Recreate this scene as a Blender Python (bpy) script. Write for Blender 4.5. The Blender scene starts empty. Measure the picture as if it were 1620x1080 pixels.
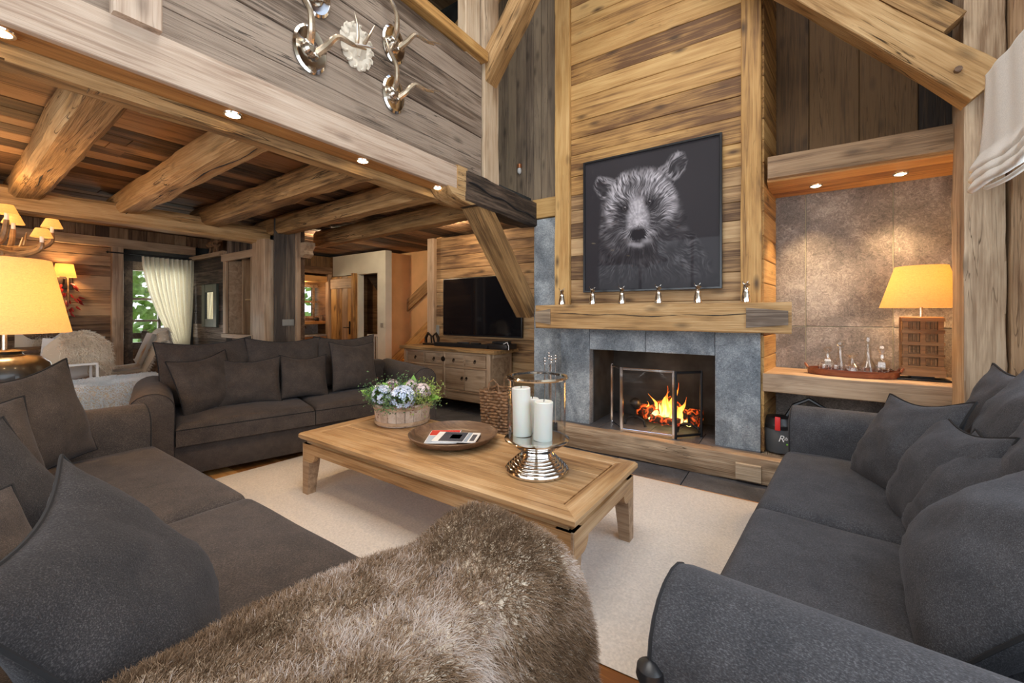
import bpy, bmesh, math, random
import numpy as np
from mathutils import Vector, Matrix, noise
rnd = random.Random(7)
PI = math.pi
C = bpy.context.scene.collection
sc = bpy.context.scene

# ------------------------------------------------------------------ camera, world, lights, exposure
cam = bpy.data.objects.new('camera', bpy.data.cameras.new('camera')); C.objects.link(cam)
cam.location = (0, 0, 1.3)
cam.rotation_euler = (PI/2, 0, math.radians(34.25))
cam.data.sensor_width = 36; cam.data.lens = 650/1620*36
cam.data.shift_y = -44/1620; cam.data.clip_start = .02; cam.data.clip_end = 300
sc.camera = cam
sc.view_settings.view_transform = 'Standard'; sc.view_settings.look = 'None'
sc.view_settings.gamma = 1; sc.view_settings.use_curve_mapping = False
sc.view_settings.exposure = .58
sc.cycles.max_bounces = 8; sc.cycles.diffuse_bounces = 5; sc.cycles.glossy_bounces = 4
sc.cycles.transparent_max_bounces = 16; sc.cycles.transmission_bounces = 6
sc.cycles.caustics_reflective = False; sc.cycles.caustics_refractive = False
sc.cycles.sample_clamp_indirect = 6
w = bpy.data.worlds.new('world'); sc.world = w; w.use_nodes = True
wn = w.node_tree.nodes; wl = w.node_tree.links
bgn = wn['Background']; bgn.inputs[1].default_value = 1.0
tcw = wn.new('ShaderNodeTexCoord'); sxw = wn.new('ShaderNodeSeparateXYZ'); crw = wn.new('ShaderNodeValToRGB')
wl.new(tcw.outputs['Generated'], sxw.inputs[0]); wl.new(sxw.outputs[2], crw.inputs[0]); wl.new(crw.outputs[0], bgn.inputs[0])
crw.color_ramp.elements[0].color = (.92, .97, 1, 1); crw.color_ramp.elements[1].color = (.45, .62, .95, 1)

def area(name, loc, aim, sx, sy, power, col):
    l = bpy.data.lights.new(name, 'AREA'); l.shape = 'RECTANGLE'; l.size = sx; l.size_y = sy
    l.energy = power; l.color = col
    o = bpy.data.objects.new(name, l); C.objects.link(o); o.location = loc
    o.rotation_euler = Vector(aim).to_track_quat('-Z', 'Y').to_euler(); return o
def point(name, loc, power, col, r=.04):
    l = bpy.data.lights.new(name, 'POINT'); l.energy = power; l.color = col; l.shadow_soft_size = r
    o = bpy.data.objects.new(name, l); C.objects.link(o); o.location = loc; return o
def spot(name, loc, aim, power, col, ang=1.9, blend=.7, r=.03):
    l = bpy.data.lights.new(name, 'SPOT'); l.energy = power; l.color = col; l.spot_size = ang; l.spot_blend = blend; l.shadow_soft_size = r
    o = bpy.data.objects.new(name, l); C.objects.link(o); o.location = loc
    o.rotation_euler = Vector(aim).to_track_quat('-Z', 'Y').to_euler(); return o
HALL = 1
DAY = (.86, .93, 1); WARM = (1, .62, .27)
area('daylight_right_window', (1.32, .9, 1.95), (-1, .05, -.1), 4.2, 1.7, 55, (.8, .9, 1))
area('daylight_back_window', (-1.9, -2.72, 1.8), (0, 1, -.03), 4.6, 2.6, 105, DAY)
area('overhead_fill', (-.9, .9, 5.3), (0, .0, -1), 2.6, 2.0, 75, (1, .92, .8))  # added fill from above for the whole room, no real skylight
area('daylight_dining_window', (-8.05, 2.12, 1.4), (1, 0, 0), .7, 1.1, 13, (.97, 1, .93))

# ------------------------------------------------------------------ materials
def nt(name):
    m = bpy.data.materials.new(name); m.use_nodes = True
    n = m.node_tree.nodes; return m, n, m.node_tree.links, n['Principled BSDF']
def ramp(n, stops):
    r = n.new('ShaderNodeValToRGB'); e = r.color_ramp.elements
    while len(e) < len(stops): e.new(.5)
    for q, (p, c) in zip(e, stops): q.position = p; q.color = tuple(c) + (1,) if len(c) == 3 else c
    return r
def plain(name, col, rough=.5, metal=0, emit=None, es=0, noise_s=0, noise_a=.15, bump=0, sheen=0, coat=0):
    m, n, L, b = nt(name)
    b.inputs['Base Color'].default_value = (*col, 1); b.inputs['Roughness'].default_value = rough; b.inputs['Metallic'].default_value = metal
    if coat: b.inputs['Coat Weight'].default_value = coat
    if sheen: b.inputs['Sheen Weight'].default_value = sheen; b.inputs['Sheen Roughness'].default_value = .5
    if emit: b.inputs['Emission Color'].default_value = (*emit, 1); b.inputs['Emission Strength'].default_value = es
    if noise_s:
        t = n.new('ShaderNodeTexCoord'); x = n.new('ShaderNodeTexNoise'); x.inputs['Scale'].default_value = noise_s; x.inputs['Detail'].default_value = 5
        L.new(t.outputs['Object'], x.inputs['Vector'])
        r = ramp(n, [(.25, [c*(1-noise_a*2) for c in col]), (.5, col), (.75, [min(1, c*(1+noise_a*2)) for c in col])])
        L.new(x.outputs['Fac'], r.inputs[0]); L.new(r.outputs[0], b.inputs['Base Color'])
        if bump:
            bp = n.new('ShaderNodeBump'); bp.inputs['Strength'].default_value = bump; bp.inputs['Distance'].default_value = .01
            L.new(x.outputs['Fac'], bp.inputs['Height']); L.new(bp.outputs[0], b.inputs['Normal'])
    return m
def wood(name, dark, mid, light, rough=.65, crack=.5, bump=.35, var=.5, knots=.7, coat=0, fine=1.0, gx=1.0):
    """Sawn timber: grain runs along the object's own X axis; each board gets its own offset and tone."""
    m, n, L, b = nt(name)
    b.inputs['Roughness'].default_value = rough
    if coat: b.inputs['Coat Weight'].default_value = coat; b.inputs['Coat Roughness'].default_value = .25
    tc = n.new('ShaderNodeTexCoord'); oi = n.new('ShaderNodeObjectInfo')
    vm = n.new('ShaderNodeVectorMath'); vm.operation = 'MULTIPLY_ADD'
    cx = n.new('ShaderNodeCombineXYZ')
    for i in range(3): L.new(oi.outputs['Random'], cx.inputs[i])
    L.new(cx.outputs[0], vm.inputs[0]); vm.inputs[1].default_value = (37, 71, 53); L.new(tc.outputs['Object'], vm.inputs[2])
    def nz(scale, detail=4, dist=0, rgh=.55):
        mp = n.new('ShaderNodeMapping'); mp.inputs['Scale'].default_value = scale; L.new(vm.outputs[0], mp.inputs[0])
        x = n.new('ShaderNodeTexNoise'); x.inputs['Scale'].default_value = 1; x.inputs['Detail'].default_value = detail
        x.inputs['Distortion'].default_value = dist; x.inputs['Roughness'].default_value = rgh; L.new(mp.outputs[0], x.inputs['Vector']); return x
    def mth(op, a, bb, clamp=False):
        q = n.new('ShaderNodeMath'); q.operation = op; q.use_clamp = clamp
        for i, v in enumerate((a, bb)):
            if isinstance(v, (int, float)): q.inputs[i].default_value = v
            else: L.new(v, q.inputs[i])
        return q.outputs[0]
    g1 = nz((1.1*gx, 16, 16), 5, 1.2)
    g2 = nz((2.5*gx, 110*fine, 110*fine), 3, .2)
    blot = nz((1.6, 3.5, 3.5), 3, .3)
    tone = mth('MULTIPLY', mth('SUBTRACT', oi.outputs['Random'], .5), var*.7)
    v = mth('ADD', mth('MULTIPLY', g1.outputs[0], .75), mth('MULTIPLY', g2.outputs[0], .42))
    v = mth('ADD', mth('ADD', v, tone), mth('MULTIPLY', mth('SUBTRACT', blot.outputs[0], .5), .55))
    v = mth('SUBTRACT', v, .085)
    r = ramp(n, [(.27, dark), (.5, mid), (.76, light)]); L.new(v, r.inputs[0])
    # knots
    mp = n.new('ShaderNodeMapping'); mp.inputs['Scale'].default_value = (2.6, 7, 7); L.new(vm.outputs[0], mp.inputs[0])
    vo = n.new('ShaderNodeTexVoronoi'); vo.inputs['Scale'].default_value = 1; L.new(mp.outputs[0], vo.inputs['Vector'])
    kn = ramp(n, [(.05, (1, 1, 1)), (.22, (0, 0, 0))]); L.new(vo.outputs['Distance'], kn.inputs[0])
    kf = mth('MULTIPLY', kn.outputs[0], knots)
    ck = nz((.9, 22, 22), 3, .6)
    cr = mth('ABSOLUTE', mth('SUBTRACT', ck.outputs[0], .5), 0)
    cf = ramp(n, [(0, (1, 1, 1)), (.012, (0, 0, 0))]); L.new(cr, cf.inputs[0])
    gate = ramp(n, [(.5, (0, 0, 0)), (.6, (1, 1, 1))]); L.new(nz((1.3, 2.2, 2.2), 1).outputs[0], gate.inputs[0])
    cfm = mth('MULTIPLY', mth('MULTIPLY', cf.outputs[0], gate.outputs[0]), crack)
    mx = n.new('ShaderNodeMix'); mx.data_type = 'RGBA'; L.new(mth('MAXIMUM', kf, cfm, True), mx.inputs[0]); L.new(r.outputs[0], mx.inputs[6])
    mx.inputs[7].default_value = tuple(c*.35 for c in dark) + (1,)
    L.new(mx.outputs[2], b.inputs['Base Color'])
    h = mth('SUBTRACT', mth('ADD', mth('MULTIPLY', g2.outputs[0], .6), mth('MULTIPLY', g1.outputs[0], .8)), mth('MULTIPLY', cfm, 1.2))
    bp = n.new('ShaderNodeBump'); bp.inputs['Strength'].default_value = bump; bp.inputs['Distance'].default_value = .012
    L.new(h, bp.inputs['Height']); L.new(bp.outputs[0], b.inputs['Normal'])
    return m
def stone(name, dark, mid, light, rough=.6, scale=1.0, bump=.3):
    m, n, L, b = nt(name); b.inputs['Roughness'].default_value = rough
    tc = n.new('ShaderNodeTexCoord'); oi = n.new('ShaderNodeObjectInfo')
    vm = n.new('ShaderNodeVectorMath'); vm.operation = 'MULTIPLY_ADD'; cx = n.new('ShaderNodeCombineXYZ')
    for i in range(3): L.new(oi.outputs['Random'], cx.inputs[i])
    L.new(cx.outputs[0], vm.inputs[0]); vm.inputs[1].default_value = (13, 29, 17); L.new(tc.outputs['Object'], vm.inputs[2])
    a = n.new('ShaderNodeTexNoise'); a.inputs['Scale'].default_value = 3.2*scale; a.inputs['Detail'].default_value = 8; a.inputs['Roughness'].default_value = .62; a.inputs['Distortion'].default_value = .6
    s2 = n.new('ShaderNodeTexNoise'); s2.inputs['Scale'].default_value = 34*scale; s2.inputs['Detail'].default_value = 6; s2.inputs['Roughness'].default_value = .8; s2.inputs['Distortion'].default_value = 2.5
    for x in (a, s2): L.new(vm.outputs[0], x.inputs['Vector'])
    mm = n.new('ShaderNodeMath'); mm.operation = 'MULTIPLY_ADD'; L.new(s2.outputs[0], mm.inputs[0]); mm.inputs[1].default_value = .85
    m2 = n.new('ShaderNodeMath'); m2.operation = 'MULTIPLY_ADD'; L.new(a.outputs[0], m2.inputs[0]); m2.inputs[1].default_value = .75; m2.inputs[2].default_value = -.3
    L.new(m2.outputs[0], mm.inputs[2])
    r = ramp(n, [(.3, dark), (.5, mid), (.72, light)]); L.new(mm.outputs[0], r.inputs[0]); L.new(r.outputs[0], b.inputs['Base Color'])
    bp = n.new('ShaderNodeBump'); bp.inputs['Strength'].default_value = bump; bp.inputs['Distance'].default_value = .006
    L.new(s2.outputs[0], bp.inputs['Height']); L.new(bp.outputs[0], b.inputs['Normal']); return m
def felt(name, col, fleck, sheen=.25):
    m, n, L, b = nt(name); b.inputs['Roughness'].default_value = .95
    b.inputs['Sheen Weight'].default_value = sheen; b.inputs['Sheen Roughness'].default_value = .4; b.inputs['Sheen Tint'].default_value = (.8, .8, .9, 1)
    tc = n.new('ShaderNodeTexCoord')
    def nz(s, d, st=(1, 1, 1)):
        mp = n.new('ShaderNodeMapping'); mp.inputs['Scale'].default_value = st; L.new(tc.outputs['Object'], mp.inputs[0])
        x = n.new('ShaderNodeTexNoise'); x.inputs['Scale'].default_value = s; x.inputs['Detail'].default_value = d; x.inputs['Roughness'].default_value = .7; L.new(mp.outputs[0], x.inputs['Vector']); return x
    a = nz(430, 3, (1, .45, 1)); c = nz(9, 4); f = nz(150, 2)
    r = ramp(n, [(.3, [q*.45 for q in col]), (.52, col), (.72, fleck)]); L.new(a.outputs[0], r.inputs[0])
    r2 = ramp(n, [(.3, (.72, .72, .74)), (.7, (1.25, 1.22, 1.2))]); L.new(c.outputs[0], r2.inputs[0])
    mx = n.new('ShaderNodeMix'); mx.data_type = 'RGBA'; mx.blend_type = 'MULTIPLY'; mx.inputs[0].default_value = 1
    L.new(r.outputs[0], mx.inputs[6]); L.new(r2.outputs[0], mx.inputs[7]); L.new(mx.outputs[2], b.inputs['Base Color'])
    bp = n.new('ShaderNodeBump'); bp.inputs['Strength'].default_value = .35; bp.inputs['Distance'].default_value = .004
    L.new(f.outputs[0], bp.inputs['Height']); L.new(bp.outputs[0], b.inputs['Normal']); return m
def thin_glass(name, tint=(1, 1, 1), refl=1.0, rough=0.0):
    m, n, L, b = nt(name); n.remove(b)
    t = n.new('ShaderNodeBsdfTransparent'); t.inputs[0].default_value = (*tint, 1)
    g = n.new('ShaderNodeBsdfGlossy'); g.inputs['Roughness'].default_value = rough
    f = n.new('ShaderNodeLayerWeight'); f.inputs[0].default_value = .5
    pw = n.new('ShaderNodeMath'); pw.operation = 'POWER'; pw.inputs[1].default_value = 4; L.new(f.outputs['Facing'], pw.inputs[0])
    q = n.new('ShaderNodeMath'); q.operation = 'MULTIPLY_ADD'; q.use_clamp = True; q.inputs[1].default_value = .7*refl; q.inputs[2].default_value = .04*refl; L.new(pw.outputs[0], q.inputs[0])
    mx = n.new('ShaderNodeMixShader'); L.new(q.outputs[0], mx.inputs[0]); L.new(t.outputs[0], mx.inputs[1]); L.new(g.outputs[0], mx.inputs[2])
    L.new(mx.outputs[0], n['Material Output'].inputs[0]); return m
def shade_mat(name, col, emit, es, trans=.55):
    """woven lampshade: lets the bulb's light through and glows a little itself"""
    m, n, L, b = nt(name); b.inputs['Roughness'].default_value = .9
    b.inputs['Emission Color'].default_value = (*emit, 1); b.inputs['Emission Strength'].default_value = es
    tc = n.new('ShaderNodeTexCoord'); mp = n.new('ShaderNodeMapping'); mp.inputs['Scale'].default_value = (60, 60, 200)
    x = n.new('ShaderNodeTexNoise'); x.inputs['Scale'].default_value = 1; x.inputs['Detail'].default_value = 3; x.inputs['Distortion'].default_value = 2
    L.new(tc.outputs['Object'], mp.inputs[0]); L.new(mp.outputs[0], x.inputs['Vector'])
    r = ramp(n, [(.3, [c*.7 for c in col]), (.7, col)]); L.new(x.outputs[0], r.inputs[0]); L.new(r.outputs[0], b.inputs['Base Color'])
    t = n.new('ShaderNodeBsdfTranslucent'); L.new(r.outputs[0], t.inputs[0])
    mx = n.new('ShaderNodeMixShader'); mx.inputs[0].default_value = trans; L.new(b.outputs[0], mx.inputs[1]); L.new(t.outputs[0], mx.inputs[2]); L.new(mx.outputs[0], n['Material Output'].inputs[0])
    return m
def attr_mat(name, attr='col', rough=.6, coat=0, sheen=0, emis=0):
    m, n, L, b = nt(name); a = n.new('ShaderNodeAttribute'); a.attribute_name = attr
    L.new(a.outputs['Color'], b.inputs['Base Color']); b.inputs['Roughness'].default_value = rough
    b.inputs['Coat Weight'].default_value = coat; b.inputs['Coat Roughness'].default_value = .03
    b.inputs['Specular IOR Level'].default_value = .25
    return m

M = {}
M['grey'] = wood('weathered_grey_board', (.03, .02, .015), (.135, .094, .067), (.33, .26, .205), .75, .9, .8, .8, .55)
M['honey'] = wood('honey_board', (.14, .06, .018), (.47, .255, .08), (.64, .4, .155), .6, .35, .35, .5, .9)
M['honey_grey'] = wood('honey_grey_board', (.11, .055, .024), (.37, .22, .1), (.56, .38, .2), .65, .5, .4, .5, .8)
M['soffit'] = wood('orange_soffit_board', (.2, .08, .025), (.46, .22, .07), (.6, .33, .12), .55, .2, .2, .2, .3)
M['beam_brown'] = wood('brown_planed_beam', (.13, .07, .035), (.3, .185, .1), (.44, .3, .18), .65, .5, .4, .2, .6)
M['ceil'] = wood('brown_ceiling_board', (.035, .018, .01), (.15, .082, .044), (.34, .2, .11), .7, .5, .5, .9, .6)
M['pale'] = wood('pale_old_timber', (.24, .15, .085), (.48, .35, .23), (.64, .52, .38), .7, .9, .6, .3, .6)
M['oak'] = wood('hewn_golden_timber', (.14, .072, .025), (.4, .23, .09), (.6, .4, .2), .7, 1.0, .8, .3, .6)
M['fascia'] = wood('pale_planed_board', (.3, .2, .14), (.52, .4, .31), (.68, .57, .47), .65, .4, .35, .2, .5)
M['shaded_board'] = wood('shaded_brown_board', (.018, .009, .004), (.07, .036, .014), (.17, .092, .036), .7, .5, .4, .9, .5)  # brown board with the shade of the unlit upper niche in its colour
M['greyboard'] = wood('grey_brown_board', (.06, .045, .036), (.17, .125, .09), (.33, .25, .17), .7, .6, .5, .8, .6)
M['wall'] = wood('brown_wall_board', (.09, .045, .022), (.27, .155, .08), (.46, .3, .17), .7, .6, .5, .8, .6)
M['table'] = wood('worn_elm', (.2, .09, .03), (.46, .265, .115), (.66, .45, .25), .42, .8, .35, .1, .5, coat=.25)
M['side'] = wood('bleached_elm', (.25, .15, .085), (.45, .305, .19), (.6, .44, .3), .55, .4, .25, .15, .5)
M['bowl'] = wood('dark_turned_wood', (.05, .025, .014), (.13, .07, .04), (.25, .15, .09), .5, .3, .2, .1, .2, coat=.2)
M['orange'] = wood('orange_parquet', (.22, .08, .02), (.5, .22, .06), (.66, .35, .12), .4, .2, .15, .5, .4, coat=.3)
M['redwood'] = wood('polished_mahogany', (.09, .02, .008), (.2, .05, .02), (.3, .09, .04), .3, .1, .1, .1, .1, coat=.5)
M['carved'] = wood('carved_brown_wood', (.1, .045, .015), (.26, .13, .05), (.4, .22, .1), .6, .4, .4, .2, .3)
M['slate'] = stone('blue_grey_slate', (.075, .09, .11), (.235, .268, .3), (.58, .63, .67), bump=.6)
M['gneiss'] = stone('brown_grey_stone', (.085, .072, .066), (.22, .19, .172), (.5, .45, .4), scale=.8, bump=.5)
M['tile'] = stone('dark_slate_tile', (.035, .035, .04), (.09, .09, .1), (.18, .18, .19), .45)
M['soot'] = plain('sooty_firebrick', (.035, .037, .037), .9, noise_s=5, noise_a=.35)
M['felt_warm'] = felt('brown_charcoal_felt', (.058, .045, .039), (.15, .12, .1), .08)
M['felt_cool'] = felt('charcoal_felt', (.043, .043, .048), (.115, .116, .126), .08)
M['felt_dark'] = felt('dark_charcoal_felt', (.026, .023, .024), (.1, .092, .09), .05)
M['seam'] = plain('dark_seam', (.012, .011, .012), .9)
M['rug'] = plain('cream_wool', (.74, .67, .6), .95, noise_s=90, noise_a=.08, bump=.4, sheen=.3)
M['silver'] = plain('polished_silver', (.75, .72, .68), .12, 1)
M['pewter'] = plain('antique_pewter', (.5, .45, .4), .22, 1)
M['chrome'] = plain('chrome', (.8, .8, .82), .12, 1)
M['black'] = plain('black_plastic', (.012, .012, .014), .35)
M['iron'] = plain('black_iron', (.02, .02, .022), .5, .6)
M['bronze'] = plain('dark_bronze', (.05, .035, .025), .45, .8)
M['white_metal'] = plain('white_metal', (.75, .73, .7), .4)
M['plaster'] = plain('white_plaster', (.62, .62, .55), .85, noise_s=4, noise_a=.04)
M['ochre'] = plain('ochre_plaster', (.74, .45, .21), .85, noise_s=3, noise_a=.06)
M['linen'] = plain('white_linen', (.84, .82, .78), .9, noise_s=160, noise_a=.05, bump=.3)
M['curtain'] = shade_mat('cream_curtain', (.86, .8, .66), (0, 0, 0), 0, .3)
M['wax'] = plain('ivory_wax', (.88, .87, .8), .5); M['wax'].node_tree.nodes['Principled BSDF'].inputs['Subsurface Weight'].default_value = .25
M['glass'] = thin_glass('clear_glass', (.985, .99, .988), 1.0)
M['pane'] = thin_glass('window_glass', (1, 1, 1), .8)
M['crystal'] = thin_glass('cut_crystal', (.99, .985, .97), 2.6, .05)
M['screen'] = plain('dark_screen', (.006, .006, .008), .06)
M['fx_frame'] = plain('frame_black', (.014, .015, .018), .3)
M['red'] = plain('red_plastic', (.75, .03, .03), .4)
M['gunmetal'] = plain('grey_painted_steel', (.12, .135, .15), .35, .3)
M['print_white'] = plain('white_print', (.8, .8, .8), .5)
M['print_green'] = plain('green_print', (.25, .6, .08), .5)
M['hide'] = plain('sheepskin_leather', (.6, .5, .38), .9)
M['antler'] = plain('antler_horn', (.3, .17, .07), .4, noise_s=20, noise_a=.3, coat=.3)
M['gilt'] = plain('silvered_horn', (.62, .52, .4), .25, .85, noise_s=25, noise_a=.15)
M['plaque'] = plain('ivory_plaster', (.72, .66, .56), .55)
M['wicker'] = plain('brown_wicker', (.26, .145, .075), .6, noise_s=30, noise_a=.35)
M['glaze'] = plain('brown_glaze', (.03, .018, .009), .35, noise_s=6, noise_a=.4, coat=.3)
M['bulb'] = plain('lit_bulb', (1, .8, .5), .4, emit=(1, .75, .4), es=14)
M['shade_big'] = shade_mat('cream_lampshade', (.85, .62, .36), (1, .5, .15), .5)
M['shade_niche'] = shade_mat('straw_lampshade', (.8, .55, .25), (1, .48, .1), .35)
M['shade_small'] = shade_mat('small_lampshade', (.7, .45, .2), (1, .45, .1), 1.1)
M['chili'] = plain('dried_chili', (.3, .015, .012), .35)
M['leaf'] = plain('fresh_leaf', (.16, .34, .05), .5, noise_s=20, noise_a=.25)
M['sprig'] = attr_mat('sprig', rough=.7)
M['petal'] = attr_mat('petal', rough=.7)
M['fur'] = attr_mat('fur', rough=.55)
M['lawn'] = plain('meadow', (.34, .48, .12), .9, noise_s=2, noise_a=.3)
M['tree'] = plain('tree_leaves', (.36, .5, .14), .8, noise_s=8, noise_a=.3)
M['switch'] = plain('grey_switch', (.3, .29, .26), .4)
M['mat_print'] = plain('cream_picture_mat', (.55, .5, .36), .7)
M['green_frame'] = plain('dark_green_frame', (.05, .06, .045), .5)
M['mirror'] = plain('mirror_glass', (.8, .78, .72), .04, 1)

# ------------------------------------------------------------------ mesh helpers
class MB:
    def __init__(s): s.v = []; s.f = []
    def add(s, v, f):
        k = len(s.v); s.v += [tuple(p) for p in v]; s.f += [tuple(i+k for i in q) for q in f]; return s
    def box(s, x0, x1, y0, y1, z0, z1):
        return s.add([(x, y, z) for z in (z0, z1) for y in (y0, y1) for x in (x0, x1)],
                     [(0, 2, 3, 1), (4, 5, 7, 6), (0, 1, 5, 4), (2, 6, 7, 3), (0, 4, 6, 2), (1, 3, 7, 5)])
    def rbox(s, x0, x1, y0, y1, z0, z1, r=.01, seg=2):
        bm = bmesh.new(); bmesh.ops.create_cube(bm, size=1)
        for v in bm.verts: v.co = (x0+(v.co.x+.5)*(x1-x0), y0+(v.co.y+.5)*(y1-y0), z0+(v.co.z+.5)*(z1-z0))
        bmesh.ops.bevel(bm, geom=bm.edges[:], offset=r, segments=seg, profile=.5, affect='EDGES')
        bm.verts.index_update()
        s.add([v.co[:] for v in bm.verts], [[v.index for v in f.verts] for f in bm.faces]); bm.free(); return s
    def lathe(s, prof, seg=24, c=(0, 0, 0), sx=1, sy=1, wob=None, ring=False):
        v = []; f = []; n = len(prof)
        for i in range(seg):
            a = 2*PI*i/seg
            for r, z in prof:
                k = r*(wob(a, z) if wob else 1)
                v.append((c[0]+k*sx*math.cos(a), c[1]+k*sy*math.sin(a), c[2]+z))
        for i in range(seg):
            j = (i+1) % seg
            for q in range(n-1): f.append((i*n+q, j*n+q, j*n+q+1, i*n+q+1))
        if ring:
            for i in range(seg): j = (i+1) % seg; f.append((i*n+n-1, j*n+n-1, j*n, i*n))
            return s.add(v, f)
        if prof[0][0] > 1e-5: f.append(tuple(i*n for i in reversed(range(seg))))
        if prof[-1][0] > 1e-5: f.append(tuple(i*n+n-1 for i in range(seg)))
        return s.add(v, f)
    def tube(s, pts, rad, seg=6, caps=True):
        pts = [Vector(p) for p in pts]; n = len(pts)
        if not hasattr(rad, '__len__'): rad = [rad]*n
        v = []; f = []; up = Vector((0, 0, 1)); prev = None
        for i, p in enumerate(pts):
            d = (pts[min(i+1, n-1)]-pts[max(i-1, 0)]); d = d.normalized() if d.length > 1e-9 else Vector((0, 0, 1))
            if prev is None:
                a = d.cross(up if abs(d.z) < .9 else Vector((1, 0, 0))).normalized()
            else:
                a = (prev-d*prev.dot(d)); a = a.normalized() if a.length > 1e-6 else d.orthogonal().normalized()
            prev = a; b = d.cross(a)
            for k in range(seg):
                t = 2*PI*k/seg; v.append(p+(a*math.cos(t)+b*math.sin(t))*rad[i])
        for i in range(n-1):
            for k in range(seg):
                k2 = (k+1) % seg; f.append((i*seg+k, i*seg+k2, (i+1)*seg+k2, (i+1)*seg+k))
        if caps: f.append(tuple(reversed(range(seg)))); f.append(tuple((n-1)*seg+k for k in range(seg)))
        return s.add(v, f)
    def grid(s, fn, nu, nv, cu=False, cv=False):
        v = [fn(i/(nu if cu else nu-1), j/(nv if cv else nv-1)) for i in range(nu) for j in range(nv)]
        f = []
        for i in range(nu if cu else nu-1):
            for j in range(nv if cv else nv-1):
                i2 = (i+1) % nu; j2 = (j+1) % nv; f.append((i*nv+j, i2*nv+j, i2*nv+j2, i*nv+j2))
        return s.add(v, f)
    def prism(s, poly, y0, y1):
        """polygon in x,z extruded along y"""
        n = len(poly); v = [(x, y0, z) for x, z in poly]+[(x, y1, z) for x, z in poly]
        f = [(i, (i+1) % n, n+(i+1) % n, n+i) for i in range(n)]+[tuple(reversed(range(n))), tuple(range(n, 2*n))]
        return s.add(v, f)
    def mesh(s, name, mat, smooth=40):
        m = bpy.data.meshes.new(name); m.from_pydata(s.v, [], s.f); m.materials.append(mat)
        bm = bmesh.new(); bm.from_mesh(m); bmesh.ops.recalc_face_normals(bm, faces=bm.faces); bm.to_mesh(m); bm.free()
        if smooth:
            m.polygons.foreach_set('use_smooth', [True]*len(m.polygons)); m.set_sharp_from_angle(angle=math.radians(smooth))
        m.update(); return m
    def build(s, name, mat, parent=None, loc=(0, 0, 0), rot=None, smooth=40):
        o = bpy.data.objects.new(name, s.mesh(name, mat, smooth)); C.objects.link(o); o.location = loc
        if rot is not None: o.rotation_euler = rot
        if parent: o.parent = parent
        return o
def tag(o, label=None, cat=None, group=None, kind=None):
    if label: o['label'] = label
    if cat: o['category'] = cat
    if group: o['group'] = group
    if kind: o['kind'] = kind
    return o
def thing(name, label, cat, loc=(0, 0, 0), rotz=0, group=None):
    o = bpy.data.objects.new(name, None); C.objects.link(o); o.location = loc; o.rotation_euler = (0, 0, rotz)
    o.empty_display_size = .1; return tag(o, label, cat, group, 'thing')
def struct(name, label=None):
    o = bpy.data.objects.new(name, None); C.objects.link(o); o.empty_display_size = .1
    tag(o, label, None, None, 'structure'); return o
def copy_tree(o, parent=None):
    c = o.copy(); C.objects.link(c)
    if parent: c.parent = parent
    for ch in list(o.children): copy_tree(ch, c)
    return c
def frame(p0, p1, up=(0, 0, 1), roll=0):
    p0 = Vector(p0); d = Vector(p1)-p0; L = d.length; x = d.normalized(); u = Vector(up)
    if abs(x.dot(u)) > .98: u = Vector((0, 1, 0))
    y = u.cross(x).normalized(); z = x.cross(y)
    m = Matrix((x, y, z)).transposed().to_4x4(); m.translation = p0
    if roll: m = m @ Matrix.Rotation(roll, 4, 'X')
    return m, L
def beam(name, p0, p1, w_, h, mat, parent=None, jit=0.0, cham=.006, up=(0, 0, 1), seglen=.14, round_=0, roll=0):
    """A board or hewn timber from p0 to p1 (centre line), w_ across, h along up; grain along its own X."""
    m, L = frame(p0, p1, up, roll); n = max(2, int(L/seglen)+1) if jit else 2
    sd = rnd.random()*100; b = MB(); v = []; k = 8
    c = max(cham, round_*min(w_, h))
    base = [(-w_/2+c, -h/2), (w_/2-c, -h/2), (w_/2, -h/2+c), (w_/2, h/2-c), (w_/2-c, h/2), (-w_/2+c, h/2), (-w_/2, h/2-c), (-w_/2, -h/2+c)]
    for i in range(n):
        x = L*i/(n-1)
        for q, (y, z) in enumerate(base):
            if jit:
                e = noise.noise(Vector((x*2.2+sd, q*7.3, 0)))*jit + noise.noise(Vector((x*9+sd, q*3.1, 5)))*jit*.35
                f = 1+e/max(.04, min(w_, h)/2); y2, z2 = y*f, z*f
            else: y2, z2 = y, z
            v.append((x, y2, z2))
    f = [(i*k+q, (i+1)*k+q, (i+1)*k+(q+1) % k, i*k+(q+1) % k) for i in range(n-1) for q in range(k)]
    f += [tuple(range(k)), tuple(reversed(range((n-1)*k, n*k)))]
    b.add(v, f); o = b.build(name, mat, None, smooth=30 if jit else 0)
    o.matrix_world = m
    if parent: o.parent = parent
    return o
def timber(name, label, cat, p0, p1, w_, h, mat, jit=.008, group=None, **k):
    return tag(beam(name, p0, p1, w_, h, mat, None, jit, **k), label, cat, group, 'thing')
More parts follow.
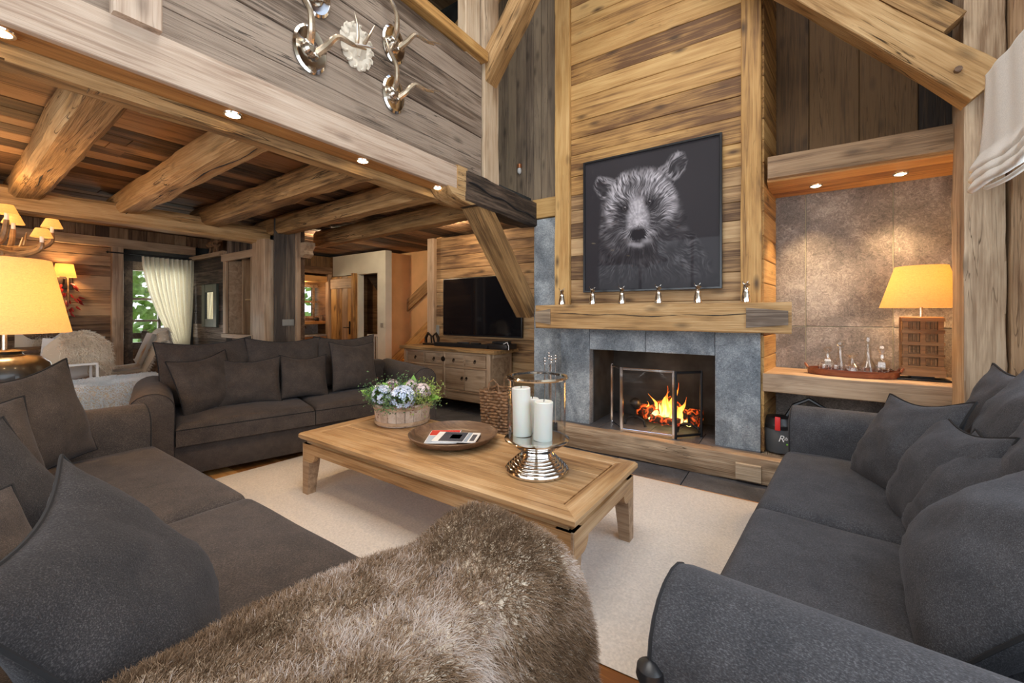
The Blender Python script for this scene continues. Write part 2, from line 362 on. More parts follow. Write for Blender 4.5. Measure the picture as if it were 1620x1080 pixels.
def boards(parent, axis, fixed, a0, a1, z0, z1, pitch, mat, thick=.025, proud=(0, .006), vertical=False, gap=.003, sgn=-1, skip=None, rand=.25, maxlen=None):
    """Boards on a wall. axis 'x': wall at Y=fixed spanning X a0..a1; axis 'y': wall at X=fixed spanning Y a0..a1. sgn: which way they face."""
    def P(a, off, z): return (a, fixed+off*sgn, z) if axis == 'x' else (fixed+off*sgn, a, z)
    nrm = Vector((0, 1, 0)) if axis == 'x' else Vector((1, 0, 0))
    lo, hi = (a0, a1) if vertical else (z0, z1)
    t = lo
    while t < hi-.02:
        wd = pitch*(1+rnd.uniform(-rand, rand)); e = min(hi, t+wd)
        if hi-e < .05: e = hi
        off = thick/2+rnd.uniform(*proud); mid = (t+e)/2
        runs = [(z0, z1)] if vertical else [(a0, a1)]
        if skip:
            for (s0, s1, q0, q1) in skip:      # s = along-wall range, q = z range
                o0, o1, r0, r1 = (s0, s1, q0, q1) if vertical else (q0, q1, s0, s1)
                if mid > o0 and mid < o1:
                    runs = [x for (u0, u1) in runs for x in ((u0, min(u1, r0)), (max(u0, r1), u1)) if x[1]-x[0] > .03]
        if maxlen and not vertical:
            nr = []
            for u0, u1 in runs:
                if u1-u0 > maxlen*1.3:
                    c = u0+(u1-u0)*rnd.uniform(.3, .7); nr += [(u0, c-.0015), (c+.0015, u1)]
                else: nr.append((u0, u1))
            runs = nr
        for u0, u1 in runs:
            if vertical: p0, p1 = P(mid, off, u0), P(mid, off, u1)
            else: p0, p1 = P(u0, off, mid), P(u1, off, mid)
            if vertical: beam('plank', p0, p1, e-t-gap, thick, mat, parent, up=nrm, cham=.004)
            else: beam('plank', p0, p1, thick, e-t-gap, mat, parent, cham=.004)
        t = e
def slab(name, parent, mat, *b, r=0):
    m = MB()
    m.rbox(*b, r=r) if r else m.box(*b)
    return m.build(name, mat, parent, smooth=0)
def fur_curves(name, pos, nrm, length, radius, col, mat, parent, rand=.35, droop=.4, comb=(0, 0, 0), k=4, seed=1, clump=None):
    g = np.random.default_rng(seed); n = len(pos)
    pos = np.asarray(pos, np.float32); nrm = np.asarray(nrm, np.float32)
    d = nrm+g.normal(0, rand, (n, 3))+np.asarray(comb)
    if clump is not None: d += clump
    d /= np.linalg.norm(d, axis=1, keepdims=True)
    ln = (np.asarray(length)*g.uniform(.6, 1.15, n))[:, None]
    out = np.zeros((n, k, 3), np.float32)
    for i in range(k):
        t = i/(k-1); out[:, i] = pos+d*ln*t+np.array((0, 0, -1.))*ln*droop*t*t
    cu = bpy.data.hair_curves.new(name); cu.add_curves([k]*n)
    cu.points.foreach_set('position', out.ravel())
    rr = np.tile(np.linspace(1, .12, k), n)*radius
    a = cu.attributes.get('radius') or cu.attributes.new('radius', 'FLOAT', 'POINT'); a.data.foreach_set('value', rr.astype(np.float32))
    ca = cu.attributes.new('col', 'FLOAT_COLOR', 'CURVE'); c4 = np.ones((n, 4), np.float32); c4[:, :3] = col; ca.data.foreach_set('color', c4.ravel())
    cu.materials.append(mat)
    o = bpy.data.objects.new(name, cu); C.objects.link(o); o['kind'] = 'stuff'
    if parent: o.parent = parent
    return o
def surf_sample(me, n, seed=1):
    """n random points and normals on a mesh"""
    me.calc_loop_triangles(); T = len(me.loop_triangles); V = np.zeros(len(me.vertices)*3, np.float32); me.vertices.foreach_get('co', V); V = V.reshape(-1, 3)
    N = np.zeros(len(me.vertices)*3, np.float32); me.vertices.foreach_get('normal', N); N = N.reshape(-1, 3)
    t = np.zeros(T*3, np.int32); me.loop_triangles.foreach_get('vertices', t); t = t.reshape(-1, 3)
    a = np.linalg.norm(np.cross(V[t[:, 1]]-V[t[:, 0]], V[t[:, 2]]-V[t[:, 0]]), axis=1); g = np.random.default_rng(seed)
    i = g.choice(T, n, p=a/a.sum()); u = g.random((n, 2)); fl = u.sum(1) > 1; u[fl] = 1-u[fl]
    q = t[i]; w0 = 1-u[:, :1]-u[:, 1:]
    return V[q[:, 0]]*w0+V[q[:, 1]]*u[:, :1]+V[q[:, 2]]*u[:, 1:], N[q[:, 0]]*w0+N[q[:, 1]]*u[:, :1]+N[q[:, 2]]*u[:, 1:]

# ------------------------------------------------------------------ the room: floor
fl = struct('floor', 'orange parquet and dark slate floor of the chalet')
slab('subfloor', fl, M['soot'], -9, 1.4, -2.7, 7.2, -.12, -.022)
y = -2.6
while y < 3.28:
    e = min(3.3, y+.165)
    cuts = [-5.2, -3.9+rnd.uniform(-.5, .5), -2.2+rnd.uniform(-.4, .4), -.8+rnd.uniform(-.3, .3), 1.1]
    for a, b in zip(cuts, cuts[1:]): beam('plank', (a+.002, (y+e)/2, -.011), (b-.002, (y+e)/2, -.011), e-y-.003, .022, M['orange'], fl, cham=.002)
    y = e
y = 3.3
while y < 4.9:
    x = -5.2+(.3 if int(y*10) % 2 else 0)
    while x < .95:
        slab('tile', fl, M['tile'], x+.003, min(x+.6, 1.1)-.003, y+.003, y+.395, -.022, rnd.uniform(-.002, .001), r=.003); x += .6
    y += .4
for i in range(12):
    beam('plank', (-8.6, -2.3+i*.66, -.011), (-5.2, -2.3+i*.66, -.011), .655, .022, M['orange'], fl, cham=.002)

# ------------------------------------------------------------------ chimney breast
ch = struct('wall_chimney')
slab('masonry_core', ch, M['soot'], -2.03, -.2, 3.84, 4.6, 1.17, 5.4)
boards(ch, 'x', 3.84, -1.86, -.338, 1.18, 2.5, .185, M['honey_grey'], thick=.035, rand=.3)
boards(ch, 'x', 3.84, -1.86, -.338, 2.5, 5.3, .188, M['honey'], thick=.035, rand=.25)
beam('corner_post', (-1.945, 3.81, 1.18), (-1.945, 3.81, 5.3), .1, .165, M['honey'], ch, jit=.004, up=(1, 0, 0))
beam('corner_post', (-.268, 3.81, 1.18), (-.268, 3.81, 5.3), .1, .14, M['honey'], ch, jit=.004, up=(1, 0, 0))
z = .2
while z < 5.2:                                   # right flank of the chimney, boards running back into the niche
    e = min(z+.19*rnd.uniform(.85, 1.15), 5.3)
    beam('plank', (-.197, 3.83, (z+e)/2), (-.125, 4.42, (z+e)/2), .03, e-z-.004, M['honey'], ch); z = e
# stone surround with firebox
def stone_slab(*b): return slab('stone_slab', ch, M['slate'], *b, r=.004)
stone_slab(-1.977, -1.66, 3.8, 3.98, .2, 1.17); stone_slab(-.531, -.205, 3.8, 3.98, .2, 1.17)
stone_slab(-1.657, -1.11, 3.8, 3.9, .948, 1.17); stone_slab(-1.107, -.534, 3.8, 3.9, .948, 1.17)
stone_slab(-2.36, -1.98, 3.9, 4.64, 0, 2.335)
slab('firebox_back', ch, M['soot'], -1.66, -.53, 4.46, 4.52, .2, 1.2)
slab('firebox_side', ch, M['soot'], -1.75, -1.655, 3.9, 4.46, .2, 1.2); slab('firebox_side', ch, M['soot'], -.535, -.44, 3.9, 4.46, .2, 1.2)
slab('firebox_top', ch, M['soot'], -1.66, -.53, 3.88, 4.46, 1.12, 1.2)
slab('stone_flank', ch, M['slate'], -.235, -.205, 3.81, 4.42, .2, .84)
beam('ledge_board', (-2.37, 3.93, 2.45), (-2.03, 3.93, 2.45), .09, .21, M['honey'], ch)

hearth = struct('trim_1')
slab('hearth_fill', hearth, M['soot'], -1.99, -.2, 3.78, 4.46, 0, .19)
for i in range(4): slab('tile', hearth, M['tile'], -1.98+i*.445, -1.98+i*.445+.441, 3.735, 4.1, .19, .204, r=.003)
for i in range(4): slab('tile', hearth, M['tile'], -1.76+i*.445, -1.76+i*.445+.441, 4.103, 4.45, .19, .204, r=.003)
beam('hearth_beam', (-2.05, 3.685, .105), (.9, 3.685, .105), .13, .2, M['pale'], hearth, jit=.006)
beam('corner_block', (-.36, 3.66, .085), (-.19, 3.66, .085), .12, .13, M['pale'], hearth, jit=.001)
for i in range(5): beam('plank', (-.118+i*.24, 3.75, .095), (-.118+i*.24, 4.42, .095), .236, .19, M['pale'], hearth, jit=.003)

mant = timber('mantel_beam', 'thick pale oak mantel beam with a long crack above the fireplace', 'mantelpiece', (-2.1, 3.66, 1.27), (0.0, 3.66, 1.27), .32, .225, M['oak'], jit=.007, cham=.008)
for x0, x1, sg in ((-2.1, -1.93, 1), (-.28, -.02, -1)):       # dovetail blocks let into the front face
    b = MB(); xa, xb = (x0, x1)
    h0, h1 = (.05, .075) if sg > 0 else (.075, .05)
    b.add([(xa+2.1, -.172, -h0), (xb+2.1, -.172, -h1), (xb+2.1, -.172, h1), (xa+2.1, -.172, h0), (xa+2.1, -.1, -h0), (xb+2.1, -.1, -h1), (xb+2.1, -.1, h1), (xa+2.1, -.1, h0)],
          [(0, 1, 2, 3), (4, 7, 6, 5), (0, 4, 5, 1), (1, 5, 6, 2), (2, 6, 7, 3), (3, 7, 4, 0)])
    b.build('dovetail', M['greyboard'] if sg > 0 else M['grey'], mant, smooth=0)
b = MB()                                                       # the shake along the front
pts = [(1.75*i/30+.2, -.162, .02+.006*math.sin(i*.7)+.008*math.sin(i*.23+1)) for i in range(31)]
b.tube(pts, [.0015+.003*abs(math.sin(i*1.9)*math.sin(i*.31)) for i in range(31)], 5); b.build('crack', M['seam'], mant)

# ------------------------------------------------------------------ niche right of the chimney
ni = struct('wall_niche')
slab('niche_core', ni, M['soot'], -.2, 1.5, 4.42, 4.6, 0, 5.4)
xs = [-.16, .1, .661, 1.25]; zs = [.2, 1.19, 2.34]
for a, b_ in zip(xs, xs[1:]):
    for q, r in zip(zs, zs[1:]): slab('stone_panel', ni, M['gneiss'], a+.003, b_-.003, 4.36+rnd.uniform(0, .004), 4.43, q+.003, r-.003, r=.003)
slab('joint_fill', ni, M['mat_print'], -.16, 1.25, 4.375, 4.41, .2, 2.34)
boards(ni, 'x', 4.42, -.15, 1.3, 2.52, 5.3, .3, M['shaded_board'], vertical=True, thick=.03)  # boards above the niche, their shade painted in by the darker brown
slab('side_wall', ni, M['plaster'], 1.22, 1.4, 3.6, 4.6, 0, 5.4)
for q in range(3): beam('plank', (-.16, 3.9+q*.19, 2.345), (1.22, 3.9+q*.19, 2.345), .187, .03, M['soffit'], ni)
timber('niche_beam', 'brown squared beam with two downlights beneath, over the stone niche', 'beam', (-.155, 3.82, 2.43), (.9, 3.82, 2.43), .12, .17, M['beam_brown'], jit=.003)
timber('niche_shelf', 'thick pale wooden ledge carrying the lamp and decanters', 'shelf', (-.19, 4.08, .755), (1.2, 4.08, .755), .54, .145, M['side'], jit=.003)
def downlight(label, x, y, z, power, group, ang=1.7):
    t = thing('downlight', label, 'downlight', (x, y, z), group=group)
    MB().lathe([(.034, -.006), (.044, -.006), (.046, 0), (.034, 0)], 20, ring=True).build('trim_ring', M['chrome'], t)
    MB().lathe([(0, -.014), (.02, -.012), (.033, -.006), (.034, -.001)], 16).build('lens', M['bulb'], t)
    if ang > 2.5: point('downlight_glow', (x, y, z-.05), power, (1, .76, .48), .03)
    else: spot('downlight_beam', (x, y, z-.02), (0, .0, -1), power, (1, .68, .36), ang)
downlight('small round spotlight above the crystal decanters in the niche', .16, 4.1, 2.328, 45, 'niche downlights', 1.5)
downlight('small round spotlight above the niche table lamp', .66, 4.1, 2.328, 50, 'niche downlights', 1.5)

# ------------------------------------------------------------------ right post, brace, right wall
timber('timber_post', 'tall split grey post beside the stone niche and white blind', 'post', (.935, 3.665, 0), (.935, 3.665, 5.3), .235, .165, M['pale'], jit=.01, up=(1, 0, 0), seglen=.1)
timber('timber_post', 'narrow cracked timber standing right of the split grey post', 'post', (1.075, 3.6, 0), (1.075, 3.6, 5.3), .14, .085, M['wall'], jit=.012, up=(1, 0, 0), seglen=.1)
br = timber('diagonal_brace', 'heavy golden brace sloping down to the split grey post', 'brace', (-.6, 3.53, 4.33), (.93, 3.53, 2.6), .16, .2, M['oak'], jit=.008)
br2 = timber('diagonal_brace', 'shorter upper timber lying along the heavy golden brace', 'brace', (-.35, 3.55, 4.32), (.8, 3.55, 3.03), .13, .13, M['oak'], jit=.006)
for x, z in ((.8, 2.72),):
    pg = MB().tube([(0, 0, 0), (0, -.03, 0)], .018, 8); o = pg.build('peg', M['bowl'], None); o.parent = br
    o.matrix_basis = br.matrix_basis.inverted() @ Matrix.Translation((x, 3.455, z))
wr = struct('wall_right')
slab('wall_lower', wr, M['plaster'], 1.2, 1.4, -2.7, 3.6, 0, .95); slab('wall_upper', wr, M['plaster'], 1.2, 1.4, -2.7, 3.6, 2.95, 5.4)
slab('wall_end', wr, M['plaster'], 1.2, 1.4, 3.1, 3.6, .95, 2.95); slab('wall_end', wr, M['plaster'], 1.2, 1.4, -2.7, -1.3, .95, 2.95)
boards(wr, 'y', 1.2, 3.1, 3.6, 0, 5.2, .12, M['wall'], vertical=True)
w1 = struct('window_1')
for yy in (-1.27, -.2, .9, 2.0, 3.07): slab('frame_bar', w1, M['greyboard'], 1.26, 1.31, yy-.03, yy+.03, .95, 2.95)
for zz in (.98, 1.95, 2.92): slab('frame_bar', w1, M['greyboard'], 1.262, 1.308, -1.3, 3.1, zz-.03, zz+.03)
slab('pane', w1, M['pane'], 1.28, 1.285, -1.3, 3.1, .95, 2.95)
# back wall behind the camera
wb = struct('wall_back')
slab('wall_lower', wb, M['plaster'], -9, 1.4, -2.75, -2.6, 0, .45); slab('wall_upper', wb, M['plaster'], -9, 1.4, -2.75, -2.6, 3.1, 5.4)
slab('wall_end', wb, M['plaster'], -9, -4.3, -2.75, -2.6, .45, 3.1); slab('wall_end', wb, M['plaster'], .5, 1.4, -2.75, -2.6, .45, 3.1)
w2 = struct('window_2')
for xx in (-4.27, -3.1, -1.9, -.7, .47): slab('frame_bar', w2, M['greyboard'], xx-.03, xx+.03, -2.67, -2.62, .45, 3.1)
for zz in (.48, 1.8, 3.07): slab('frame_bar', w2, M['greyboard'], -4.3, .5, -2.668, -2.622, zz-.03, zz+.03)
slab('pane', w2, M['pane'], -4.3, .5, -2.65, -2.645, .45, 3.1)
# roof, with a gap left open for the added overhead fill
rf = struct('ceiling_roof')
for i in range(28):
    xx = -8.4+i*.36
    if -2.3 < xx < .5:
        beam('plank', (xx, -2.7, 5.42), (xx, .1, 5.42), .355, .04, M['wall'], rf); beam('plank', (xx, 2.7, 5.42), (xx, 4.6, 5.42), .355, .04, M['wall'], rf)
    else: beam('plank', (xx, -2.7, 5.42), (xx, 5.8, 5.42), .355, .04, M['wall'], rf)

# ------------------------------------------------------------------ wall left of chimney, above the log
wu = struct('wall_gallery')
slab('wall_core', wu, M['soot'], -4.7, -2.0, 4.05, 4.15, 2.56, 5.4)
boards(wu, 'x', 4.05, -3.2, -2.03, 2.555, 5.3, .11, M['greyboard'], vertical=True, thick=.03)

# ------------------------------------------------------------------ tv wall, stairs recess, hall walls
wt = struct('wall_tv')
slab('wall_core', wt, M['plaster'], -4.7, -2.3, 4.64, 4.76, 0, 2.46)
boards(wt, 'x', 4.64, -4.55, -2.36, 0, 2.46, .175, M['honey_grey'], thick=.03)
beam('edge_post', (-4.62, 4.59, 0), (-4.62, 4.59, 2.46), .1, .14, M['side'], wt, up=(1, 0, 0), jit=.003)
wst = struct('wall_stairs')
slab('plaster_wall', wst, M['ochre'], -7.2, -2.3, 5.6, 5.75, 0, 3.2)
slab('plaster_wall', wst, M['ochre'], -4.7, -4.6, 4.76, 5.6, 0, 3.2)
stp = thing('staircase', 'wooden stair with open string climbing along the ochre plaster wall', 'stairs', (-6.3, 5.1, 0))
for i in range(7):
    beam('tread', (.1+i*.24, 0, .19*(i+1)-.02), (.1+i*.24, .48, .19*(i+1)-.02), .27, .04, M['honey'], stp)
    beam('riser', (-.01+i*.24, .24, .19*i), (-.01+i*.24, .24, .19*(i+1)-.04), .02, .46, M['honey'], stp, up=(0, 1, 0))
beam('string_board', (-.35, -.03, -.02), (1.5, -.03, 1.36), .04, .2, M['honey'], stp)
beam('wall_rail', (-.5, .46, 1.12), (1.55, .46, 2.46), .05, .2, M['oak'], stp, jit=.004)
wd = struct('wall_hall')
slab('plaster_wall', wd, M['carved'], -8.6, -7.78, 4.9, 5.02, 0, 2.46); slab('plaster_wall', wd, M['plaster'], -7.0, -6.93, 4.9, 5.02, 0, 2.055)
slab('plaster_wall', wd, M['plaster'], -6.36, -6.13, 4.9, 5.04, 0, 2.46); slab('plaster_wall', wd, M['plaster'], -7.78, -6.36, 4.9, 5.02, 2.06, 2.46)
slab('back_room_wall', wd, M['carved'], -8.6, -6.36, 5.5, 5.6, 0, 2.46); slab('back_room_wall', wd, M['ochre'], -6.36, -6.28, 5.04, 5.6, 0, 2.46); slab('back_room_wall', wd, M['carved'], -8.6, -8.5, 4.9, 5.6, 0, 2.46)
b = MB(); b.prism([(-6.97, 2.06), (-6.3, 2.06), (-6.3, 1.45)], 5.1, 5.5); b.build('sloped_soffit', M['shaded_board'], wd, smooth=0)
d1 = struct('door_1')
for i in range(4):
    beam('plank', (-7.68+i*.185, 4.87, .02), (-7.68+i*.185, 4.87, 2.04), .03, .18, M['honey'] if i != 2 else M['side'], d1, up=(1, 0, 0))
beam('cross_rail', (-7.77, 4.85, 1.9), (-7.03, 4.85, 1.9), .025, .2, M['side'], d1); beam('cross_rail', (-7.77, 4.85, .2), (-7.03, 4.85, .2), .025, .16, M['side'], d1)
beam('jamb', (-7.0, 4.86, 0), (-7.0, 4.86, 2.08), .1, .07, M['honey'], d1, up=(1, 0, 0))
hd = MB().box(-7.14, -7.11, 4.83, 4.845, .9, 1.15); hd.tube([(-7.125, 4.835, 1.03), (-7.125, 4.79, 1.03), (-7.25, 4.79, 1.03)], .011, 6); hd.build('handle', M['iron'], d1)
gt = thing('baby_gate', 'small white slatted gate inside the dark hall doorway', 'gate', (-6.9, 5.08, 0))
for i in range(7): MB().box(.02+i*.08, .045+i*.08, 0, .02, .05, .86).build('slat', M['white_metal'], gt, smooth=0)
MB().box(0, .54, -.005, .025, .86, .9).build('top_rail', M['white_metal'], gt, smooth=0); MB().box(0, .54, -.005, .025, .0, .05).build('bottom_rail', M['white_metal'], gt, smooth=0)

# ------------------------------------------------------------------ kitchenette nook
wk = struct('wall_kitchenette')
slab('back_wall', wk, M['carved'], -8.5, -8.35, 4.2, 4.9, 0, 1.2); slab('back_wall', wk, M['carved'], -8.5, -8.35, 4.2, 4.9, 1.9, 2.46)
slab('back_wall', wk, M['carved'], -8.5, -8.35, 3.9, 4.56, 1.2, 1.9); slab('back_wall', wk, M['carved'], -8.5, -8.35, 5.05, 5.2, 1.2, 1.9)
slab('side_wall', wk, M['carved'], -8.5, -7.8, 3.8, 3.9, 0, 2.46)
beam('lintel', (-7.86, 2.8, 2.17), (-7.86, 4.92, 2.17), .1, .14, M['wall'], wk, jit=.003)
beam('jamb', (-7.86, 4.86, 0), (-7.86, 4.86, 2.1), .1, .09, M['side'], wk, up=(0, 1, 0))
boards(wk, 'y', -7.9, 2.78, 4.9, 2.24, 2.46, .2, M['shaded_board'], vertical=True, sgn=1)
boards(wk, 'y', -7.9, 2.78, 3.95, 0, 2.1, .16, M['wall'], vertical=True, sgn=1)
beam('soffit_board', (-8.1, 3.9, 2.0), (-8.1, 4.9, 2.0), .5, .12, M['orange'], wk)
w3 = struct('window_3')
for a, b_ in ((4.56, 4.61), (4.79, 4.83), (5.01, 5.05)): slab('frame_bar', w3, M['wall'], -8.38, -8.33, a, b_, 1.2, 1.9)
for a, b_ in ((1.2, 1.25), (1.53, 1.57), (1.85, 1.9)): slab('frame_bar', w3, M['wall'], -8.378, -8.332, 4.56, 5.05, a, b_)
slab('pane', w3, M['pane'], -8.36, -8.355, 4.56, 5.05, 1.2, 1.9)
tag(beam('wall_shelf', (-8.12, 3.92, 1.12), (-8.12, 4.89, 1.12), .34, .06, M['orange']), 'orange wooden shelf beneath the small four pane window', 'shelf')
kt = thing('sink_cabinet', 'orange wooden sink cabinet with grey worktop in the kitchenette nook', 'cabinet', (-8.1, 4.4, 0))
MB().box(-.22, .2, -.48, .48, 0, .84).build('body', M['orange'], kt, smooth=0); MB().rbox(-.24, .25, -.49, .49, .84, .88, .006).build('worktop', M['gneiss'], kt)
for i in (-.24, .24): MB().rbox(.2, .22, i-.22, i+.22, .5, .8, .006).build('drawer', M['orange'], kt)
MB().tube([(-.1, .1, .88), (-.1, .1, 1.02), (0, .1, 1.04), (.03, .1, 1.0)], .01, 6).build('tap', M['chrome'], kt)
slab('splashback', wk, M['gneiss'], -8.35, -8.33, 3.92, 4.9, .88, 1.09)
for i, (yy, hh, rr, mm, lab) in enumerate(((4.42, .16, .05, 'plaque', 'white jug on the orange shelf near the corner post'), (4.8, .12, .06, 'wicker', 'brown woven pot on the orange shelf under the window'), (4.87, .07, .05, 'iron', 'low black bowl at the end of the orange shelf'))):
    t = thing('jar' if i else 'jug', lab, 'jar', (-8.06, yy if yy < 4.85 else 4.83, 1.15)); 
    if i == 2: t.location = (-8.0, 4.68, 1.15)
    MB().lathe([(rr*.7, 0), (rr, hh*.5), (rr*.75, hh*.85), (rr*.85, hh), (rr*.7, hh), (rr*.6, hh*.8)], 16).build('body', M[mm], t)
    if i == 0: MB().tube([(rr*.8, 0, hh*.85), (rr*1.6, 0, hh*.7), (rr*1.5, 0, hh*.4), (rr*.9, 0, hh*.3)], .008, 6).build('handle', M[mm], t)

# ------------------------------------------------------------------ dining end
dl = struct('wall_dining')
slab('wall_core', dl, M['soot'], -8.05, -7.92, -2.7, 1.78, 0, 2.56); slab('wall_core', dl, M['soot'], -8.05, -7.92, 1.78, 2.9, 2.06, 2.56); slab('wall_core', dl, M['soot'], -8.05, -7.92, 2.5, 2.9, 0, 2.06)
boards(dl, 'y', -7.92, -.6, 1.6, .0, 2.22, .16, M['wall'], sgn=1, thick=.04)
boards(dl, 'y', -7.92, -.6, 2.8, 2.36, 2.54, .17, M['wall'], sgn=1, vertical=True, thick=.03)
beam('rail_beam', (-7.86, -.6, 2.29), (-7.86, 2.56, 2.29), .1, .13, M['side'], dl, jit=.003)
beam('door_post', (-7.85, 1.65, 0), (-7.85, 1.65, 2.23), .11, .12, M['side'], dl, up=(0, 1, 0), jit=.003)
d2 = struct('door_2')
for a, b_ in ((1.72, 1.83), (2.42, 2.52), (2.12, 2.15)): slab('frame_bar', d2, M['greyboard'], -7.96, -7.9, a, b_, 0 if b_ != 2.15 else .95, 2.06)
for a, b_ in ((0, .12), (.78, .88), (1.18, 1.21), (1.5, 1.53), (1.93, 2.06)): slab('frame_bar', d2, M['greyboard'], -7.958, -7.902, 1.72, 2.52, a, b_)
slab('lower_panel', d2, M['wall'], -7.945, -7.915, 1.8, 2.45, .1, .8)
slab('pane', d2, M['pane'], -7.935, -7.93, 1.8, 2.45, .85, 1.95)
# picture wall, with a pass-through
wp = struct('wall_picture')
slab('wall_core', wp, M['soot'], -7.9, -6.62, 2.6, 2.78, 0, 2.14); slab('wall_core', wp, M['soot'], -6.62, -5.2, 2.6, 2.78, 0, 1.0)
slab('wall_core', wp, M['soot'], -6.62, -5.2, 2.6, 2.78, 2.06, 2.46); slab('wall_core', wp, M['soot'], -5.84, -5.2, 2.6, 2.78, 1.0, 2.06)
boards(wp, 'x', 2.82, -7.95, -5.2, 2.1, 2.55, .16, M['wall'], thick=.03, vertical=True)
slab('wall_core', wp, M['wall'], -8.0, -5.2, 2.8, 2.88, 0, 2.55)
slab('jamb_lining', wp, M['side'], -6.615, -6.6, 2.56, 2.76, 1.0, 2.06); slab('jamb_lining', wp, M['side'], -5.86, -5.845, 2.56, 2.76, 1.0, 2.06)
slab('cupboard_back', wp, M['carved'], -6.62, -5.84, 2.76, 2.79, 1.0, 2.06)
slab('cupboard_shelf', wp, M['honey'], -6.2, -5.86, 2.6, 2.76, 1.48, 1.5); beam('cupboard_board', (-6.28, 2.68, 1.0), (-6.28, 2.68, 2.06), .03, .17, M['wall'], wp, up=(0, 1, 0))
boards(wp, 'x', 2.6, -7.9, -6.68, 0, 2.13, .2, M['grey'], thick=.04)
beam('cap_board', (-7.9, 2.6, 2.165), (-6.68, 2.6, 2.165), .2, .06, M['side'], wp)
boards(wp, 'x', 2.6, -6.67, -5.57, 0, 2.46, .13, M['grey'], thick=.04, vertical=True, skip=[(-6.62, -5.84, 1.0, 2.06)])
for p0, p1, a, b_ in (((-6.66, 2.54, 1.02), (-6.66, 2.54, 2.05), .04, .08), ((-5.83, 2.54, 1.02), (-5.83, 2.54, 2.05), .04, .08)): beam('opening_jamb', p0, p1, a, b_, M['side'], wp, up=(1, 0, 0))
beam('opening_head', (-6.72, 2.53, 2.09), (-5.76, 2.53, 2.09), .05, .1, M['side'], wp); beam('opening_sill', (-6.7, 2.53, .99), (-5.78, 2.53, .99), .06, .06, M['side'], wp)
boards(wp, 'y', -5.22, 2.5, 2.78, 0, 2.46, .14, M['greyboard'], vertical=True, sgn=1, thick=.03)
beam('end_trim', (-5.19, 2.78, 0), (-5.19, 2.78, 2.46), .06, .06, M['side'], wp, up=(0, 1, 0))
timber('timber_post', 'squared golden post at the end of the picture wall', 'post', (-5.38, 2.48, 0), (-5.38, 2.48, 2.2), .16, .3, M['side'], jit=.004, up=(1, 0, 0))
cb = MB().prism([(0, 0), (.16, 0), (.17, -.05), (.11, -.1), (.13, -.15), (.06, -.19), (0, -.17)], -.06, .06)
tag(cb.build('carved_corbel', M['side'], None, (-5.19, 2.86, 2.2), (0, 0, .0)), 'small carved scroll corbel high on the end of the picture wall', 'corbel')

# ------------------------------------------------------------------ mezzanine
cz = struct('ceiling_mezzanine')
slab('floor_slab', cz, M['soot'], -8.6, -2.47, -2.7, 5.6, 2.55, 2.62)
xx = -2.55
while xx > -8.5:
    wd_ = .17*rnd.uniform(.8, 1.2); cuts = [-1.5, rnd.uniform(.2, 1.6), rnd.uniform(2.4, 3.6), 5.6]
    for a, b_ in zip(cuts, cuts[1:]): beam('plank', (xx-wd_/2, a+.002, 2.53+rnd.uniform(-.006, .004)), (xx-wd_/2, b_-.002, 2.53), wd_-.005, .035, M['ceil'], cz, cham=.005)
    xx -= wd_
for i, (yy, lab) in enumerate(((-.85, 'rough hewn ceiling beam nearest the window wall'), (-.13, 'rough hewn ceiling beam over the near sofa end'), (.52, 'hewn ceiling beam with a long split, above the antler chandelier end'), (1.17, 'hewn ceiling beam with a long split, second from the chandelier'), (1.87, 'hewn ceiling beam running toward the end of the picture wall'), (2.56, 'hewn ceiling beam meeting the golden post of the picture wall'), (3.32, 'hewn ceiling beam in front of the ochre stairwell'))):
    if i == 0: continue
    y2 = yy+(.09 if i == 6 else .06)
    o = timber('ceiling_beam', lab, 'beam', (-2.56, yy, 2.405), (-5.75, y2, 2.385), .2, .21, M['oak'], jit=.018, cham=.035, seglen=.18, group='beams under the gallery')
    if i in (2, 3):
        b = MB(); n = 22; b.tube([(.12+2.9*q/n, -.02+.012*math.sin(q*.9+i)+.04*q/n, -.102-.002*math.sin(q)) for q in range(n+1)], [.002+.004*abs(math.sin(q*1.3+i)*math.sin(q*.37)) for q in range(n+1)], 5)
        b.build('split', M['seam'], o)
timber('girder', 'long brown girder carrying the far ends of the ceiling beams', 'beam', (-5.5, -1.4, 2.29), (-5.5, 2.55, 2.27), .2, .19, M['oak'], jit=.014, cham=.03)
timber('edge_beam', 'golden beam along the inner edge of the downlight strip', 'beam', (-2.6, -1.5, 2.395), (-2.6, 3.35, 2.395), .1, .2, M['oak'], jit=.01)
downlight('round fill spotlight added in the hall ceiling before the plank door', -5.9, 3.62, 2.508, 30, 'hall downlights', 2.9)  # invented fixture, tucked behind a beam to brighten the dim hall
downlight('round fill spotlight added in the ceiling before the television', -3.7, 4.0, 2.508, 17, 'hall downlights', 2.9)  # another invented fixture, lifts the under-lit television wall
downlight('round spotlight in the soffit of the kitchenette nook', -8.0, 4.35, 1.935, 7, 'hall downlights', 2.6)
t = thing('stair_light', 'low wall light beside the stair on the ochre plaster', 'light', (-5.5, 5.56, .62))
MB().rbox(-.05, .05, -.0, .035, -.07, .07, .004, 1).build('back_plate', M['bronze'], t); MB().lathe([(0, -.03), (.035, -.02), (.04, .03), (.02, .04)], 14).build('glass_cup', M['bulb'], t, (0, -.04, 0))
point('stair_light_glow', (-5.5, 5.46, .66), 22, (1, .66, .32), .05)
tr = struct('trim_2')
beam('fascia_board', (-2.37, -1.5, 2.455), (-2.37, 2.66, 2.455), .04, .2, M['fascia'], tr, cham=.004)
beam('fascia_end', (-2.36, 2.62, 2.46), (-2.36, 2.74, 2.46), .05, .21, M['oak'], tr)
beam('soffit_board', (-2.46, -1.5, 2.375), (-2.46, 2.66, 2.375), .17, .03, M['soffit'], tr, cham=.003)
